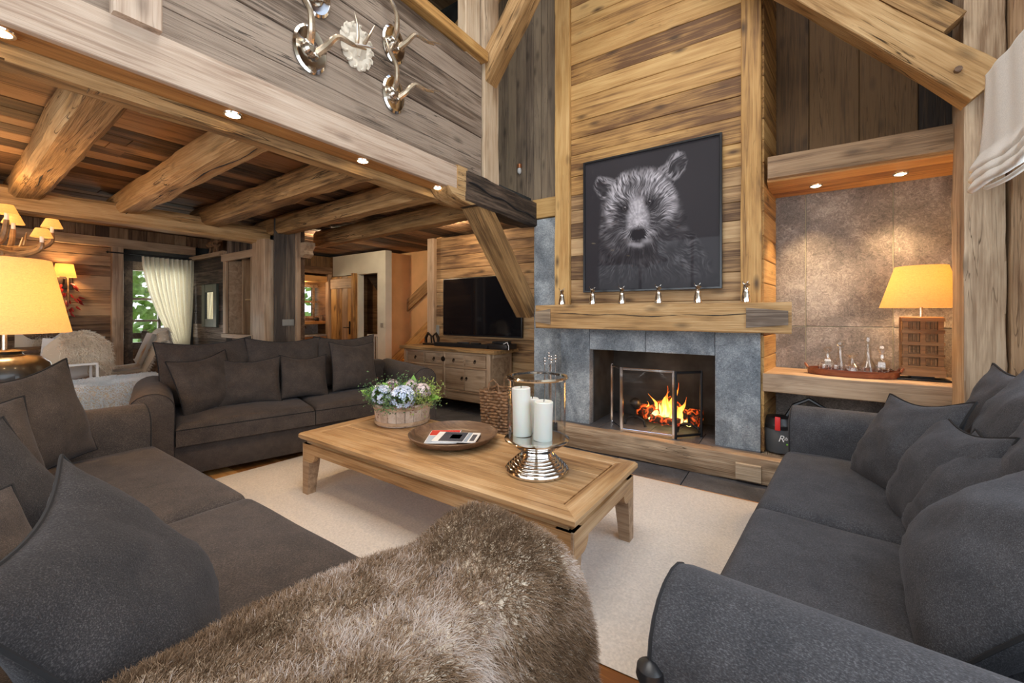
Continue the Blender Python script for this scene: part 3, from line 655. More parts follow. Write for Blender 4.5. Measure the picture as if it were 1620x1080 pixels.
pr = struct('wall_parapet')
slab('parapet_core', pr, M['soot'], -2.46, -2.41, -1.5, 3.0, 2.55, 3.6)
boards(pr, 'y', -2.41, -1.5, 2.98, 2.555, 3.6, .185, M['grey'], sgn=1, thick=.035, proud=(0, .008), rand=.2)
beam('cap_rail', (-2.38, .62, 3.655), (-2.38, 2.99, 3.655), .16, .09, M['honey'], pr, cham=.006)
beam('baluster_post', (-2.35, .555, 2.55), (-2.35, .555, 5.3), .09, .16, M['fascia'], pr, up=(0, 1, 0))
beam('baluster_post', (-2.42, 2.86, 3.6), (-2.42, 2.86, 5.3), .1, .2, M['pale'], pr, up=(0, 1, 0))
gl = struct('wall_gallery_room')
slab('plaster_wall', gl, plain('green_grey_plaster', (.3, .32, .24), .9), -4.7, -4.6, -1.5, 4.0, 2.62, 5.4)
beam('rafter', (-4.55, 2.2, 4.1), (-2.5, 2.5, 4.5), .16, .2, M['oak'], gl); beam('rafter', (-4.55, 3.6, 3.6), (-2.6, 3.6, 4.9), .16, .2, M['oak'], gl)
for i, (yy, lab) in enumerate(((-.12, 'round spotlight in the gallery edge at the window end'), (.19, 'round spotlight in the gallery edge above the chandelier end'), (.97, 'round spotlight in the gallery edge above the second beam'), (1.77, 'round spotlight in the gallery edge below the antler plaques'), (2.5, 'round spotlight in the gallery edge beside the hewn log'))):
    if i: downlight(lab, -2.455, yy, 2.358, 15, 'gallery edge downlights', 2.3)
timber('timber_post', 'tall pale post standing on the hewn log left of the chimney', 'post', (-2.455, 3.115, 2.52), (-2.455, 3.115, 5.3), .225, .205, M['pale'], jit=.006, up=(1, 0, 0))
lg = timber('hewn_log', 'weathered grey hewn log with a long split under the tall post', 'beam', (-2.44, 2.72, 2.415), (-2.44, 3.9, 2.39), .23, .27, M['grey'], jit=.022, cham=.02, seglen=.07)
b = MB(); b.tube([(1.1*q/20+.02, -.118, .03+.012*math.sin(q*.8)-.004*q) for q in range(21)], [.004+.007*abs(math.sin(q*.6)) for q in range(21)], 5); b.build('split', M['seam'], lg)
cb = MB().prism([(0, 0), (.42, 0), (.42, -.06), (.3, -.1), (.16, -.085), (.05, -.05)], -.1, .1)
tag(cb.build('shaped_corbel', M['oak'], None, (-2.44, 2.5, 2.36), (0, 0, PI/2)), 'golden shaped corbel under the near end of the hewn log', 'corbel')
timber('diagonal_brace', 'golden brace running from the hewn log down to the slate wall', 'brace', (-2.45, 2.98, 2.34), (-2.45, 3.9, 1.32), .2, .19, M['oak'], jit=.008)
timber('diagonal_brace', 'golden brace rising to the right from the tall pale post', 'brace', (-2.5, 3.1, 3.42), (-1.3, 3.1, 4.98), .17, .19, M['oak'], jit=.006)
t = thing('wall_bulb', 'small copper bulb holder on the grey boards beside the tall post', 'light', (-2.62, 4.0, 2.96))
MB().lathe([(.02, .03), (.028, .035), (.028, .075), (0, .08)], 14).build('cap', plain('copper', (.6, .25, .12), .3, .8), t); MB().lathe([(0, -.04), (.02, -.025), (.024, 0), (.02, .03)], 14).build('bulb_glass', M['print_white'], t)

# ------------------------------------------------------------------ rug
b = MB(); q = [(-3.75, 1.22), (-.36, 1.46), (-.13, 3.27), (-3.6, 3.3)]
n = 30
def rugf(u, v):
    a = Vector(q[0]).lerp(Vector(q[1]), u); c = Vector(q[3]).lerp(Vector(q[2]), u); p = a.lerp(c, v)
    edge = min(u, 1-u, v, 1-v)
    return (p.x, p.y, .004+.012*min(1, edge*40))
b.grid(rugf, n, n); tag(b.build('rug', M['rug']), 'large cream wool rug under the low elm table', 'rug')

# ------------------------------------------------------------------ sofas
def arm_profile(aw, h, r, k=10):
    x0, x1 = -aw/2, aw/2; p = [(x0, .04), (x0+.004, .3)]
    for i in range(k+1):
        a = PI-PI*i/k; p.append((aw/2*math.cos(a)*(1.0), h-r+r*math.sin(a)))
    p += [(x1-.004, .3), (x1, .04)]; return p
def sofa(label, L, loc, rotz, mat, aw=.27, D=1.0, H=.72, seat=.46):
    t = thing('sofa', label, 'sofa', loc, rotz, None)
    fy = D/2; inn = L/2-aw
    b = MB().rbox(-inn-.02, inn+.02, -D/2+.02, fy-.03, .05, .285, .015); b.build('base', mat, t)
    b = MB().rbox(-inn-.05, inn+.05, -D/2, -D/2+.2, .05, .74, .06, 4); b.build('back', mat, t)
    cw = inn
    for s in (-1, 1):
        x0, x1 = (-cw+.004, -.004) if s < 0 else (.004, cw-.004)
        bm = bmesh.new(); bmesh.ops.create_grid(bm, x_segments=1, y_segments=1); bm.free()
        cx_, hw, y0, y1 = (x0+x1)/2, (x1-x0)/2, -D/2+.18, fy+.015
        cy, hd_ = (y0+y1)/2, (y1-y0)/2
        def cf(u, v, top):
            a, c = 2*u-1, 2*v-1
            sa = math.copysign(min(1, abs(a))**.9, a); e = max(abs(a), abs(c))
            rr = .045; ex = max(0, abs(a)*hw-(hw-rr)); ey = max(0, abs(c)*hd_-(hd_-rr)); d = min(1, math.hypot(ex, ey)/rr)
            hgt = rr*(math.sqrt(max(0, 1-d*d))-1)
            dome = .03*(1-a*a)*(1-c*c)
            z = (seat-.0)+hgt+dome if top else .285
            return (cx_+a*hw, cy+c*hd_, z+.006*noise.noise(Vector((a*2+s*3, c*2, rotz))))
        m = MB(); N = 26
        us = lambda u: .5+.5*math.copysign(1-(1-abs(2*u-1))**1.8, 2*u-1)
        m.grid(lambda u, v: cf(us(u), us(v), True), N, N)
        ring = [cf(us(i/(N-1)), 0, True) for i in range(N)]+[cf(1, us(i/(N-1)), True) for i in range(1, N)]+[cf(us(1-i/(N-1)), 1, True) for i in range(1, N)]+[cf(0, us(1-i/(N-1)), True) for i in range(1, N-1)]
        k = len(ring); m.add([(x, y_, z) for x, y_, z in ring]+[(x*1+0, y_, .29) for x, y_, z in ring], [(i, (i+1) % k, k+(i+1) % k, k+i) for i in range(k)])
        o = m.build('seat_cushion', mat, t, smooth=60)
        zz = seat-.045
        MB().tube([(x, y_, zz) for x, y_, z in ring]+[ring[0][:2]+(zz,)], .0042, 5).build('piping', M['seam'], o)
        pr_ = arm_profile(aw, H, .125); n = len(pr_); v = []; rows = []
        for yy, sc_ in ((-D/2, 1), (-D/2+.3, 1), (0, 1), (fy-.03, 1), (fy-.008, .985), (fy, .95)):
            hh = 1+.03*(0-yy) ; rows.append([(x*sc_+s*(L/2-aw/2), yy, (z*hh if z > .3 else z)-(1-sc_)*.3) for x, z in pr_])
        for r_ in rows: v += r_
        f = [(i*n+j, i*n+j+1, (i+1)*n+j+1, (i+1)*n+j) for i in range(len(rows)-1) for j in range(n-1)]+[tuple(range(n)), tuple(reversed(range((len(rows)-1)*n, len(rows)*n)))]
        am = MB().add(v, f).build('arm', mat, t, smooth=50)
        MB().tube(rows[4], .0035, 6).build('piping', M['seam'], am)
        for yy in (-D/2+.1, fy-.1): MB().lathe([(.025, 0), (.03, .06)], 12, c=(s*(L/2-.1), yy, 0)).build('foot', M['iron'], t)
    return t
th_far, th_r = math.radians(-105), math.radians(84)
sofa('brown charcoal felt sofa facing the fire, left of the low table with seven pillows', 2.52, (-4.08, 2.22, 0), th_far, M['felt_warm'])
sofa('brown charcoal felt sofa whose end arm lies under the fur throw', 3.14, (-2.1, .385, 0), 0, M['felt_warm'])
sofa('cool charcoal felt sofa in front of the split post, below the white blind', 2.5, (.375, 2.06, 0), th_r, M['felt_cool'])

def pillow(label, c, w_, h, th, yaw, tilt=15, roll=0, mat='felt_warm', group=None, seed=0, sag=.03):
    N = 22; m = MB()
    def surf(u, v, sg):
        a, b_ = 2*u-1, 2*v-1
        a2 = math.copysign(1-(1-abs(a))**1.5, a); b2 = math.copysign(1-(1-abs(b_))**1.5, b_)
        pl = (max(0, 1-abs(a2)**2.3))**.62*(max(0, 1-abs(b2)**2.3))**.62
        x = a2*w_/2*(1-.075*(1-b2*b2)); z = b2*h/2*(1-.075*(1-a2*a2))
        if b2 > 0: z -= sag*b2*(1-a2*a2)**1.5
        wr_ = noise.noise(Vector((a2*2.2+seed*9, b2*2.2, sg)))*.02*pl + noise.noise(Vector((a2*5+seed*5, b2*5+b2*a2*3, sg*3)))*.008*min(1, pl*3)
        bulge = 1-.25*b2
        return (x, sg*(th/2*pl*bulge)+wr_, z)
    m.grid(lambda u, v: surf(u, v, 1), N, N); m.grid(lambda u, v: surf(u, v, -1), N, N)
    rot = Matrix.Rotation(math.radians(yaw), 4, 'Z') @ Matrix.Rotation(math.radians(tilt), 4, 'X') @ Matrix.Rotation(math.radians(roll), 4, 'Y')
    me = m.mesh('pillow', M[mat], 70)
    bm = bmesh.new(); bm.from_mesh(me); bmesh.ops.remove_doubles(bm, verts=bm.verts, dist=.0005); bmesh.ops.recalc_face_normals(bm, faces=bm.faces); bm.to_mesh(me); bm.free()
    o = bpy.data.objects.new('pillow', me); C.objects.link(o); o.matrix_world = Matrix.Translation(c) @ rot
    tag(o, label, 'pillow', group, 'thing')
    ring = [surf(i/(N-1), 0, 1) for i in range(N)]+[surf(1, i/(N-1), 1) for i in range(1, N)]+[surf(1-i/(N-1), 1, 1) for i in range(1, N)]+[surf(0, 1-i/(N-1), 1) for i in range(1, N)]
    MB().tube(ring, .0048, 5).build('piping', M['seam'], o); return o
def on(sofa_loc, th, lx, ly, z):
    c, s = math.cos(th), math.sin(th); return (sofa_loc[0]+lx*c-ly*s, sofa_loc[1]+lx*s+ly*c, z)
FL = (-4.08, 2.22); RS = (.375, 2.06)
def pf(label, lx, ly, z, w_, h, th, dy=0, tilt=15, roll=0, seed=0, mat='felt_warm'):
    return pillow(label, on(FL, th_far, lx, ly, z), w_, h, th, -105+dy, tilt, roll, mat, 'pillows on the far left sofa', seed)
pf('tall rear pillow at the curtain end of the sofa facing the fire', .74, -.2, .78, .74, .58, .2, 4, 14, 2, 1)
pf('tall rear pillow in the middle of the sofa facing the fire', .1, -.2, .78, .7, .56, .2, 0, 13, -1, 2)
pf('tall rear pillow half hidden, near the doorway end of the sofa facing the fire', -.52, -.2, .78, .66, .56, .2, -2, 14, 0, 3)
pf('front pillow turned against the near arm of the sofa facing the fire', .77, .06, .7, .5, .5, .2, 28, 17, 7, 4)
pf('low wide front pillow, second from the curtain end of the sofa facing the fire', .45, .05, .68, .52, .44, .19, -6, 20, 0, 5)
pf('small square front pillow, third from the curtain end of the sofa facing the fire', -.02, .05, .68, .44, .43, .17, 2, 20, -3, 6)
pf('large front pillow at the flower planter end of the sofa facing the fire', -.52, .03, .74, .52, .52, .2, 10, 15, -3, 7)
def pr2(label, lx, ly, z, w_, h, th, dy=0, tilt=15, roll=0, seed=0, mat='felt_cool'):
    return pillow(label, on(RS, th_r, lx, ly, z), w_, h, th, 84+dy, tilt, roll, mat, 'pillows on the right sofa', seed)
pr2('rear pillow nearest the split post on the cool charcoal sofa', .8, -.33, .82, .62, .5, .2, 5, 16, 3, 11)
pr2('rear pillow with a pale blue lit corner below the white blind', .4, -.3, .81, .6, .54, .22, -5, 14, -4, 12)
pr2('rear pillow at the cut off edge of the cool charcoal sofa', -.08, -.28, .76, .6, .52, .22, 0, 12, 2, 13)
pr2('front pillow resting against the far arm of the cool charcoal sofa', .6, .0, .68, .56, .5, .2, 22, 26, 8, 14)
pr2('front pillow with a wrinkled rounded edge, second from the far arm', .22, -.09, .65, .52, .5, .22, 12, 22, 3, 15)
pr2('front pillow third from the far arm, tucked behind the largest one', .0, -.13, .64, .52, .5, .2, 10, 26, 3, 16)
pr2('largest nearest front pillow beside the near arm of the cool charcoal sofa', -.47, -.13, .68, .62, .56, .26, 2, 38, -5, 17)
def pn(label, c, w_, h, th, yaw, tilt, roll, seed, mat='felt_warm'):
    return pillow(label, c, w_, h, th, yaw, tilt, roll, mat, 'pillows on the near sofa', seed)
pn('brown pillow standing against the far arm of the sofa with the fur throw', (-3.12, .34, .76), .56, .54, .2, -50, 12, 6, 21)
pn('brown pillow leaning in front of the far arm pillow, by the cream lamp', (-2.75, .12, .7), .54, .5, .22, -55, 22, -4, 22)
pn('dark pillow with a folded corner, third from the far arm', (-2.25, .1, .66), .54, .46, .22, -55, 28, 12, 23, 'felt_dark')
pn('low dark pillow lying behind the nearest large pillow', (-1.85, .04, .6), .5, .42, .2, -50, 34, -8, 24)
pn('nearest large charcoal pillow with a pale thick seam and flecked face', (-1.225, .27, .67), .66, .58, .23, -20, 32, 3, 25, 'felt_dark')

# ------------------------------------------------------------------ low elm table
ct = thing('coffee_table', 'low worn elm table with mitred top and curved corner legs on the rug', 'table', (-1.825, 1.965, 0), math.radians(-.6))
LX, LY, HT = 1.09, .405, .45
fw = .11
def mitre(p): b = MB(); n = len(p); return b.add([(x, y, HT-.045) for x, y in p]+[(x, y, HT) for x, y in p], [tuple(reversed(range(n))), tuple(range(n, 2*n))]+[(i, (i+1) % n, n+(i+1) % n, n+i) for i in range(n)])
for s in (-1, 1):
    o = beam('frame_rail', (-LX, s*(LY-fw/2), HT-.0225), (LX, s*(LY-fw/2), HT-.0225), fw, .045, M['table'], ct, jit=.0015, cham=.012)
    me = o.data
    for v in me.vertices:        # mitre the ends
        off = (v.co.y*s+fw/2)
        if v.co.x < .03: v.co.x += (fw-off)
        if v.co.x > 2*LX-.03: v.co.x -= (fw-off)
    o = beam('frame_end', (s*(LX-fw/2), -LY, HT-.0225), (s*(LX-fw/2), LY, HT-.0225), fw, .045, M['table'], ct, jit=.0015, cham=.012)
    for v in o.data.vertices:
        off = (-v.co.y*s+fw/2)
        if v.co.x < .03: v.co.x += (fw-off)
        if v.co.x > 2*LY-.03: v.co.x -= (fw-off)
for i in range(3):
    yw = (2*LY-2*fw)/3; yc = -LY+fw+yw*(i+.5)
    beam('top_board', (-LX+fw+.001, yc, HT-.024), (LX-fw-.001, yc, HT-.024), yw-.002, .04, M['table'], ct, jit=.001, cham=.003)
for s in (-1, 1):
    beam('waist_rail', (-LX+.05, s*(LY-.05), HT-.06), (LX-.05, s*(LY-.05), HT-.06), .03, .035, M['bowl'] and M['table'], ct)
    beam('waist_rail', (s*(LX-.05), -LY+.05, HT-.06), (s*(LX-.05), LY-.05, HT-.06), .03, .035, M['table'], ct)
def apron(length):
    k = length/2; p = [(-k, HT-.075), (k, HT-.075), (k, HT-.2)]
    for i in range(7): a = i/6*PI/2; p.append((k-.085-.06*math.sin(a), HT-.2+.06*(1-math.cos(a))))
    p2 = [(-x, z) for x, z in p[3:]][::-1]
    return p+p2+[(-k, HT-.2)]
for s in (-1, 1):
    b = MB().prism(apron(2*LX-.06), -.016, .016); b.build('apron', M['table'], ct, (0, s*(LY-.035), 0), smooth=30)
    b = MB().prism(apron(2*LY-.06), -.016, .016); b.build('apron', M['table'], ct, (s*(LX-.035), 0, 0), (0, 0, PI/2), smooth=30)
for sx_ in (-1, 1):
    for sy_ in (-1, 1):
        m = MB(); rows = []
        for z, a in ((.014, .062), (.12, .07), (.24, .082), (HT-.075, .085)):
            x1, y1 = sx_*(LX-.02), sy_*(LY-.02); x0, y0 = x1-sx_*a, y1-sy_*a
            rows.append([(x0, y0, z), (x1, y0, z), (x1, y1, z), (x0, y1, z)])
        m.add([p for r_ in rows for p in r_], [(i*4+j, i*4+(j+1) % 4, (i+1)*4+(j+1) % 4, (i+1)*4+j) for i in range(3) for j in range(4)]+[(0, 1, 2, 3), (12, 13, 14, 15)])
        o = m.build('leg', M['side'], ct, smooth=30)

# ------------------------------------------------------------------ on the table: hurricane, candles, planter, bowl, magazines
hx, hy_ = -1.15, 1.93
hl = thing('hurricane_lantern', 'glass hurricane lantern on a ribbed silver foot with three candles', 'lantern', (hx, hy_, .45))
b = MB(); prof = [(.168, 0), (.172, .012)]
for i in range(6):
    r0 = .166-.014*i; z0 = .014+.013*i
    prof += [(r0, z0), (r0+.002, z0+.006), (r0-.004, z0+.012)]
prof += [(.09, .096), (.084, .104), (.083, .116), (.09, .12), (.105, .124), (.128, .134), (.152, .15), (.168, .163), (.176, .166), (.177, .173), (.168, .177), (.15, .177), (0, .177)]
b.lathe(prof, 48); b.build('foot', M['silver'], hl)
MB().lathe([(.155, .177), (.157, .3), (.157, .5), (.154, .5), (.154, .3), (.152, .18)], 48, ring=True).build('glass_cylinder', M['glass'], hl)
MB().lathe([(.15, .5), (.166, .497), (.172, .505), (.166, .514), (.15, .512)], 48, ring=True).build('rim', M['silver'], hl)
def candle(label, x, y, r, h, lean):
    t = thing('candle', label, 'candle', (x, y, .45+.178), 0, 'candles in the hurricane lantern')
    MB().lathe([(r, 0), (r+.001, .01), (r-.001, h*.5), (r, h-.004), (r-.004, h), (.012, h-.004), (0, h-.004)], 28).build('wax', M['wax'], t)
    MB().tube([(0, 0, h-.005), (.002, 0, h+.012)], .002, 5).build('wick', M['iron'], t)
    t.rotation_euler = lean
candle('tallest ivory candle in the glass lantern, leaning a little', hx-.085, hy_-.012, .052, .262, (0, -.04, 0))
candle('shorter ivory candle beside the tallest one in the glass lantern', hx+.048, hy_-.02, .05, .205, (0, .035, 0))
candle('lowest cream candle at the back of the glass lantern', hx-.078, hy_+.08, .038, .19, (0, 0, 0))

px_, py_ = -2.545, 2.2
pl = thing('planter', 'round pale wooden stave planter at the back end of the elm table', 'planter', (px_, py_, .45))
NS = 20
for i in range(NS):
    a0 = 2*PI*i/NS; b = MB(); v = []
    for r_, z in ((.2, .0), (.208, .06), (.22, .16), (.2, .16), (.188, .06), (.18, .0)):
        for a in (a0+.008, a0+PI/NS, a0+2*PI/NS-.008): v.append((r_*math.cos(a), r_*math.sin(a), z))
    f = [(q*3+j, q*3+j+1, ((q+1) % 6)*3+j+1, ((q+1) % 6)*3+j) for q in range(6) for j in range(2)]+[tuple(q*3 for q in range(6)), tuple(q*3+2 for q in reversed(range(6)))]
    b.add(v, f).build('stave', M['fascia'], pl, smooth=0)
for z0, z1 in ((.012, .035), (.125, .145)): MB().lathe([(.204+z0*.09, z0), (.211+z0*.09, z0), (.211+z1*.09, z1), (.204+z1*.09, z1)], 40, ring=True).build('hoop', M['side'], pl)
MB().lathe([(0, .11), (.185, .11)], 24).build('soil', M['soot'], pl)

ar = thing('flower_arrangement', 'loose arrangement of blue hydrangeas, sedum and greenery in the stave planter', 'flowers', (px_, py_, .58))
g = np.random.default_rng(3)


ca, sa = .8266, .5628       # across the table, as seen from the front seat
def fr(r_, f_, u_): return Vector((ca*r_+sa*f_, sa*r_-ca*f_, u_))
def hyd(c, rad, cols, n=85):
    m = MB(); colv = []
    for i in range(n):
        d = Vector(g.normal(0, 1, 3)); d.normalize()
        if d.z < -.5: d.z *= -1
        p = Vector(c)+d*rad*g.uniform(.85, 1.05); t1 = d.orthogonal().normalized(); t2 = d.cross(t1); s = rad*.2*g.uniform(.8, 1.2); a0 = g.uniform(0, 6)
        col = np.array(cols[g.integers(len(cols))])*g.uniform(.8, 1.15)
        for k in range(4):
            a = a0+k*PI/2; e1 = t1*math.cos(a)+t2*math.sin(a); e2 = t1*math.cos(a+PI/2)+t2*math.sin(a+PI/2)
            m.add([p, p+(e1*.8+e2*.55)*s+d*s*.25, p+e1*1.25*s+d*s*.1, p+(e1*.8-e2*.55)*s+d*s*.25], [(0, 1, 2, 3)]); colv += [col]*4
    me = m.mesh('hydrangea_head', M['petal'], 0)
    at = me.color_attributes.new('col', 'FLOAT_COLOR', 'POINT'); arr = np.ones((len(colv), 4), np.float32); arr[:, :3] = np.clip(colv, 0, 1); at.data.foreach_set('color', arr.ravel())
    o = bpy.data.objects.new('hydrangea_head', me); C.objects.link(o); o.parent = ar
BL = [(.55, .62, .78), (.68, .74, .86), (.48, .58, .74)]; PK = [(.62, .5, .52), (.7, .62, .62), (.5, .42, .45)]
hyd(fr(-.105, .17, .105), .075, BL); hyd(fr(.055, .21, .095), .09, BL, 110); hyd(fr(.185, .12, .13), .062, PK); hyd(fr(-.06, .07, .16), .05, PK, 60); hyd(fr(.09, .08, .165), .045, PK, 50); hyd(fr(-.17, .1, .14), .035, [(.8, .8, .74)], 30)
def leaf(c, d, up, ln, wd, col='leaf'):
    d = Vector(d).normalized(); s = d.cross(Vector(up)).normalized(); n_ = s.cross(d); v = []; K = 6
    for i in range(K+1):
        t = i/K; wv = wd*math.sin(PI*t**.8)*.5; cc = Vector(c)+d*ln*t-n_*ln*.25*t*t
        v += [cc-s*wv+n_*wv*.35, cc, cc+s*wv+n_*wv*.35]
    f = [(i*3+j, i*3+j+1, (i+1)*3+j+1, (i+1)*3+j) for i in range(K) for j in range(2)]
    MB().add(v, f).build('leaf', M[col], ar, smooth=60)
for a in ((-.15, .12, .1, -.1, .3, .5), (.02, .16, .12, -.05, .3, .7), (.09, .05, .15, .1, .1, .9), (.12, .1, .1, .25, .3, .5), (-.05, .1, .13, -.3, .2, .6), (-.2, .05, .1, -.5, .2, .4), (.2, .05, .08, .6, .3, .25), (0, -.1, .12, 0, -.5, .5), (-.1, -.1, .1, -.4, -.4, .4), (.15, -.1, .1, .4, -.4, .4)):
    leaf(fr(a[0], a[1], a[2]-.03), fr(a[3], a[4], a[5]), fr(.2, .5, .6), .12, .07)
m = MB(); colv = []
def sprig(c, d, ln, col, n=26, s=.006, spread=.03):
    d = Vector(d).normalized(); m.tube([c, Vector(c)+d*ln*.5, Vector(c)+d*ln], .0012, 3, False); colv.extend([np.array(col)*.7]*9)
    for i in range(n):
        t = g.uniform(.3, 1.05); p = Vector(c)+d*ln*t+Vector(g.normal(0, spread*(.4+.6*t), 3)); cc = np.array(col)*g.uniform(.6, 1.35)
        e = Vector(g.normal(0, 1, 3)).normalized(); f_ = e.orthogonal().normalized(); h_ = e.cross(f_)
        m.add([p+e*s*1.6, p+f_*s, p+h_*s, p-e*s*1.2-f_*s*.4], [(0, 1, 2), (0, 2, 3), (1, 3, 2), (0, 3, 1)]); colv.extend([cc]*4)
G1, G2, G3, BR = (.15, .24, .1), (.3, .36, .1), (.09, .17, .07), (.15, .06, .04)
for i in range(330):
    a = g.uniform(0, 2*PI); r_ = .17*math.sqrt(g.random()); base = Vector((r_*math.cos(a), r_*math.sin(a), 0)); 
    el = g.uniform(.15, 1.2); d = Vector((math.cos(a)*math.cos(el), math.sin(a)*math.cos(el), math.sin(el)))
    vx = base.x*ca+base.y*sa
    col = G2 if vx > .05 and g.random() < .7 else (BR if g.random() < .12 else (G1 if g.random() < .6 else G3))
    sprig(base+Vector((0, 0, g.uniform(-.02, .06))), d, g.uniform(.08, .16)*(1.15 if abs(vx) > .1 else 1), col, n=22, s=g.uniform(.0045, .008))
me = m.mesh('greenery', M['sprig'], 0); at = me.color_attributes.new('col', 'FLOAT_COLOR', 'POINT'); arr = np.ones((len(colv), 4), np.float32); arr[:, :3] = np.clip(colv, 0, 1); at.data.foreach_set('color', arr.ravel())
o = bpy.data.objects.new('greenery', me); C.objects.link(o); o.parent = ar; o['kind'] = 'stuff'

bx, by = -1.87, 2.05
bw = thing('wooden_bowl', 'shallow dark turned wooden bowl holding magazines on the elm table', 'bowl', (bx, by, .45))
MB().lathe([(.2, 0), (.26, .02), (.292, .052), (.296, .06), (.286, .062), (.25, .03), (.19, .016), (0, .016)], 56).build('body', M['bowl'], bw)
def magazine(label, x, y, z, rot, tilt, kind):
    t = thing('magazine', label, 'magazine', (x, y, z), rot, 'magazines in the wooden bowl'); t.rotation_euler = (tilt, 0, rot)
    MB().rbox(-.105, .105, -.145, .145, 0, .006, .0015, 1).build('pages', M['print_white'], t)
    def patch(x0, x1, y0, y1, col, nm):
        MB().box(x0, x1, y0, y1, .006, .0066).build('cover_patch', plain(nm, col, .25), t, smooth=0)
    if kind == 0: patch(-.1, .1, -.1, .06, (.06, .07, .1), 'cover_dark_photo'); patch(-.1, .1, .065, .09, (.4, .48, .6), 'cover_blue_band'); patch(-.06, .08, .1, .13, (.12, .12, .14), 'cover_title_bar'); patch(-.05, .04, -.04, .03, (.5, .47, .45), 'cover_pale_figure')
    else: patch(-.1, .1, .02, .14, (.65, .05, .04), 'cover_red_band'); patch(-.1, .1, -.14, .01, (.5, .58, .7), 'cover_pale_photo')
magazine('lower magazine with a red band, under the dark covered one', bx-.07, by-.02, .469, math.radians(35), 0, 1)
magazine('upper magazine with a dark picture and pale title strip', bx+.03, by-.0, .4765, math.radians(-62), 0, 0)

# ------------------------------------------------------------------ fur throw over the near sofa's end arm
def furf(u, v):
    t = v; th = PI*u                                    # u across the arm, v along it
    y = -.28+1.3*t; end = max(0, (y-.86)/.16)
    rx = .235; zt = .8
    cs, sn = math.cos(th), math.sin(th)
    x = -math.copysign(abs(cs)**.55, cs)*rx; z = .1+(zt-.1)*abs(sn)**.42
    return x, y, z
def fur_pt(u, v):
    # front end closes like a rounded box
    tt = v*1.25; th = PI*u; cs, sn = math.cos(th), math.sin(th)
    ax = math.copysign(abs(cs)**.5, -cs); az = abs(sn)**.4
    if tt <= 1: y = -.3+1.3*tt; k = 1
    else: a = (tt-1)/.25*PI/2; y = 1.0-.08+.1*math.sin(a)**.8; k = math.cos(a)**.35 if a < PI/2-1e-4 else 0
    if tt <= 1: y = -.3+1.22*tt
    x = ax*.255*(k if k else 0); z = .08+(.655)*az*(k)
    if k == 0: x, z = 0, .3
    nz = noise.noise(Vector((x*3.2+4, y*3.0, z*2.5)))*.048+noise.noise(Vector((x*8, y*7+2, z*7)))*.014
    ridge = -.05*math.exp(-((y-.7+.3*x)/.09)**2)
    s_ = 1+(nz+ridge*max(0, az-.3))/.24
    x -= .12*math.exp(-((y-.4)/.27)**2)*(x < 0)*min(1, az*1.1)
    return (-.64+x*s_*1.0, y, .08+(z-.08)*(1+(nz*1.3+ridge)*.9))
b = MB(); NU, NV = 60, 80
b.grid(lambda u, v: fur_pt(.001+.998*u, v), NU, NV)
ft = b.build('fur_throw', M['hide'], smooth=180)
tag(ft, 'thick grey brown rabbit fur throw draped over the near sofa arm', 'throw', None, 'thing')
P, N_ = surf_sample(ft.data, 190000, 5)
up = np.where((N_ @ np.array((0, 0, 1.)) < -.2)[:, None], -1, 1); 
cen = np.array((-.635, .4, .4)); out_ = P-cen; out_[:, 1] = np.where(P[:, 1] > .85, out_[:, 1], 0); flip = np.sign((N_*out_).sum(1)); flip[flip == 0] = 1; N_ = N_*flip[:, None]
def vnoise(P, s, sd):
    return np.array([noise.noise(Vector((float(p[0])*s+sd, float(p[1])*s, float(p[2])*s))) for p in P])
n1 = vnoise(P, 4.2, 3); n2 = vnoise(P, 16, 9)
g2 = np.random.default_rng(11)
dk = np.array((.1, .058, .03)); md = np.array((.31, .2, .12)); lt = np.array((.62, .53, .47))
tt = np.clip(.44+n1*.75+n2*.4+g2.normal(0, .23, len(P)), 0, 1)[:, None]
col = np.where(tt < .5, dk+(md-dk)*tt*2, md+(lt-md)*(tt-.5)*2)
clump = np.stack([vnoise(P, 24, 1), vnoise(P, 24, 7), np.zeros(len(P))], 1)*.55
fur_curves('fur', P, N_, .025, .00085, col, M['fur'], ft, rand=.45, droop=.3, comb=(.15, .3, -.25), seed=2, clump=clump)

# ------------------------------------------------------------------ fireplace things
fs = thing('fire_screen', 'three panel chrome framed glass screen standing before the fire', 'fire screen', (0, 0, .204))
def thing_part(name, parent):
    o = bpy.data.objects.new(name, None); C.objects.link(o); o.parent = parent; return o
def panel(p0, p1, h, name, mat=M['chrome']):
    p0 = Vector(p0+(0,)); p1 = Vector(p1+(0,)); fr_ = MB()
    o = thing_part(name, fs)
    for p in (p0, p1): beam('stile', p+Vector((0, 0, 0)), p+Vector((0, 0, h)), .022, .022, mat, o, cham=.003)
    for z in (.025, h-.012): beam('rail', p0+Vector((0, 0, z)), p1+Vector((0, 0, z)), .016, .022, mat, o, cham=.003)
    d = (p1-p0); 
    q = MB().add([p0+Vector((0, 0, .03)), p1+Vector((0, 0, .03)), p1+Vector((0, 0, h-.02)), p0+Vector((0, 0, h-.02))], [(0, 1, 2, 3)]); q.build('glass', M['pane'], o, smooth=0)
def thing_part_(name, parent):
    o = bpy.data.objects.new(name, None); C.objects.link(o); o.parent = parent; return o
panel((-1.3, 3.72), (-.855, 3.765), .6, 'centre_panel'); panel((-1.475, 3.93), (-1.312, 3.735), .6, 'side_panel'); panel((-.84, 3.775), (-.665, 3.97), .59, 'side_panel', M['iron'])
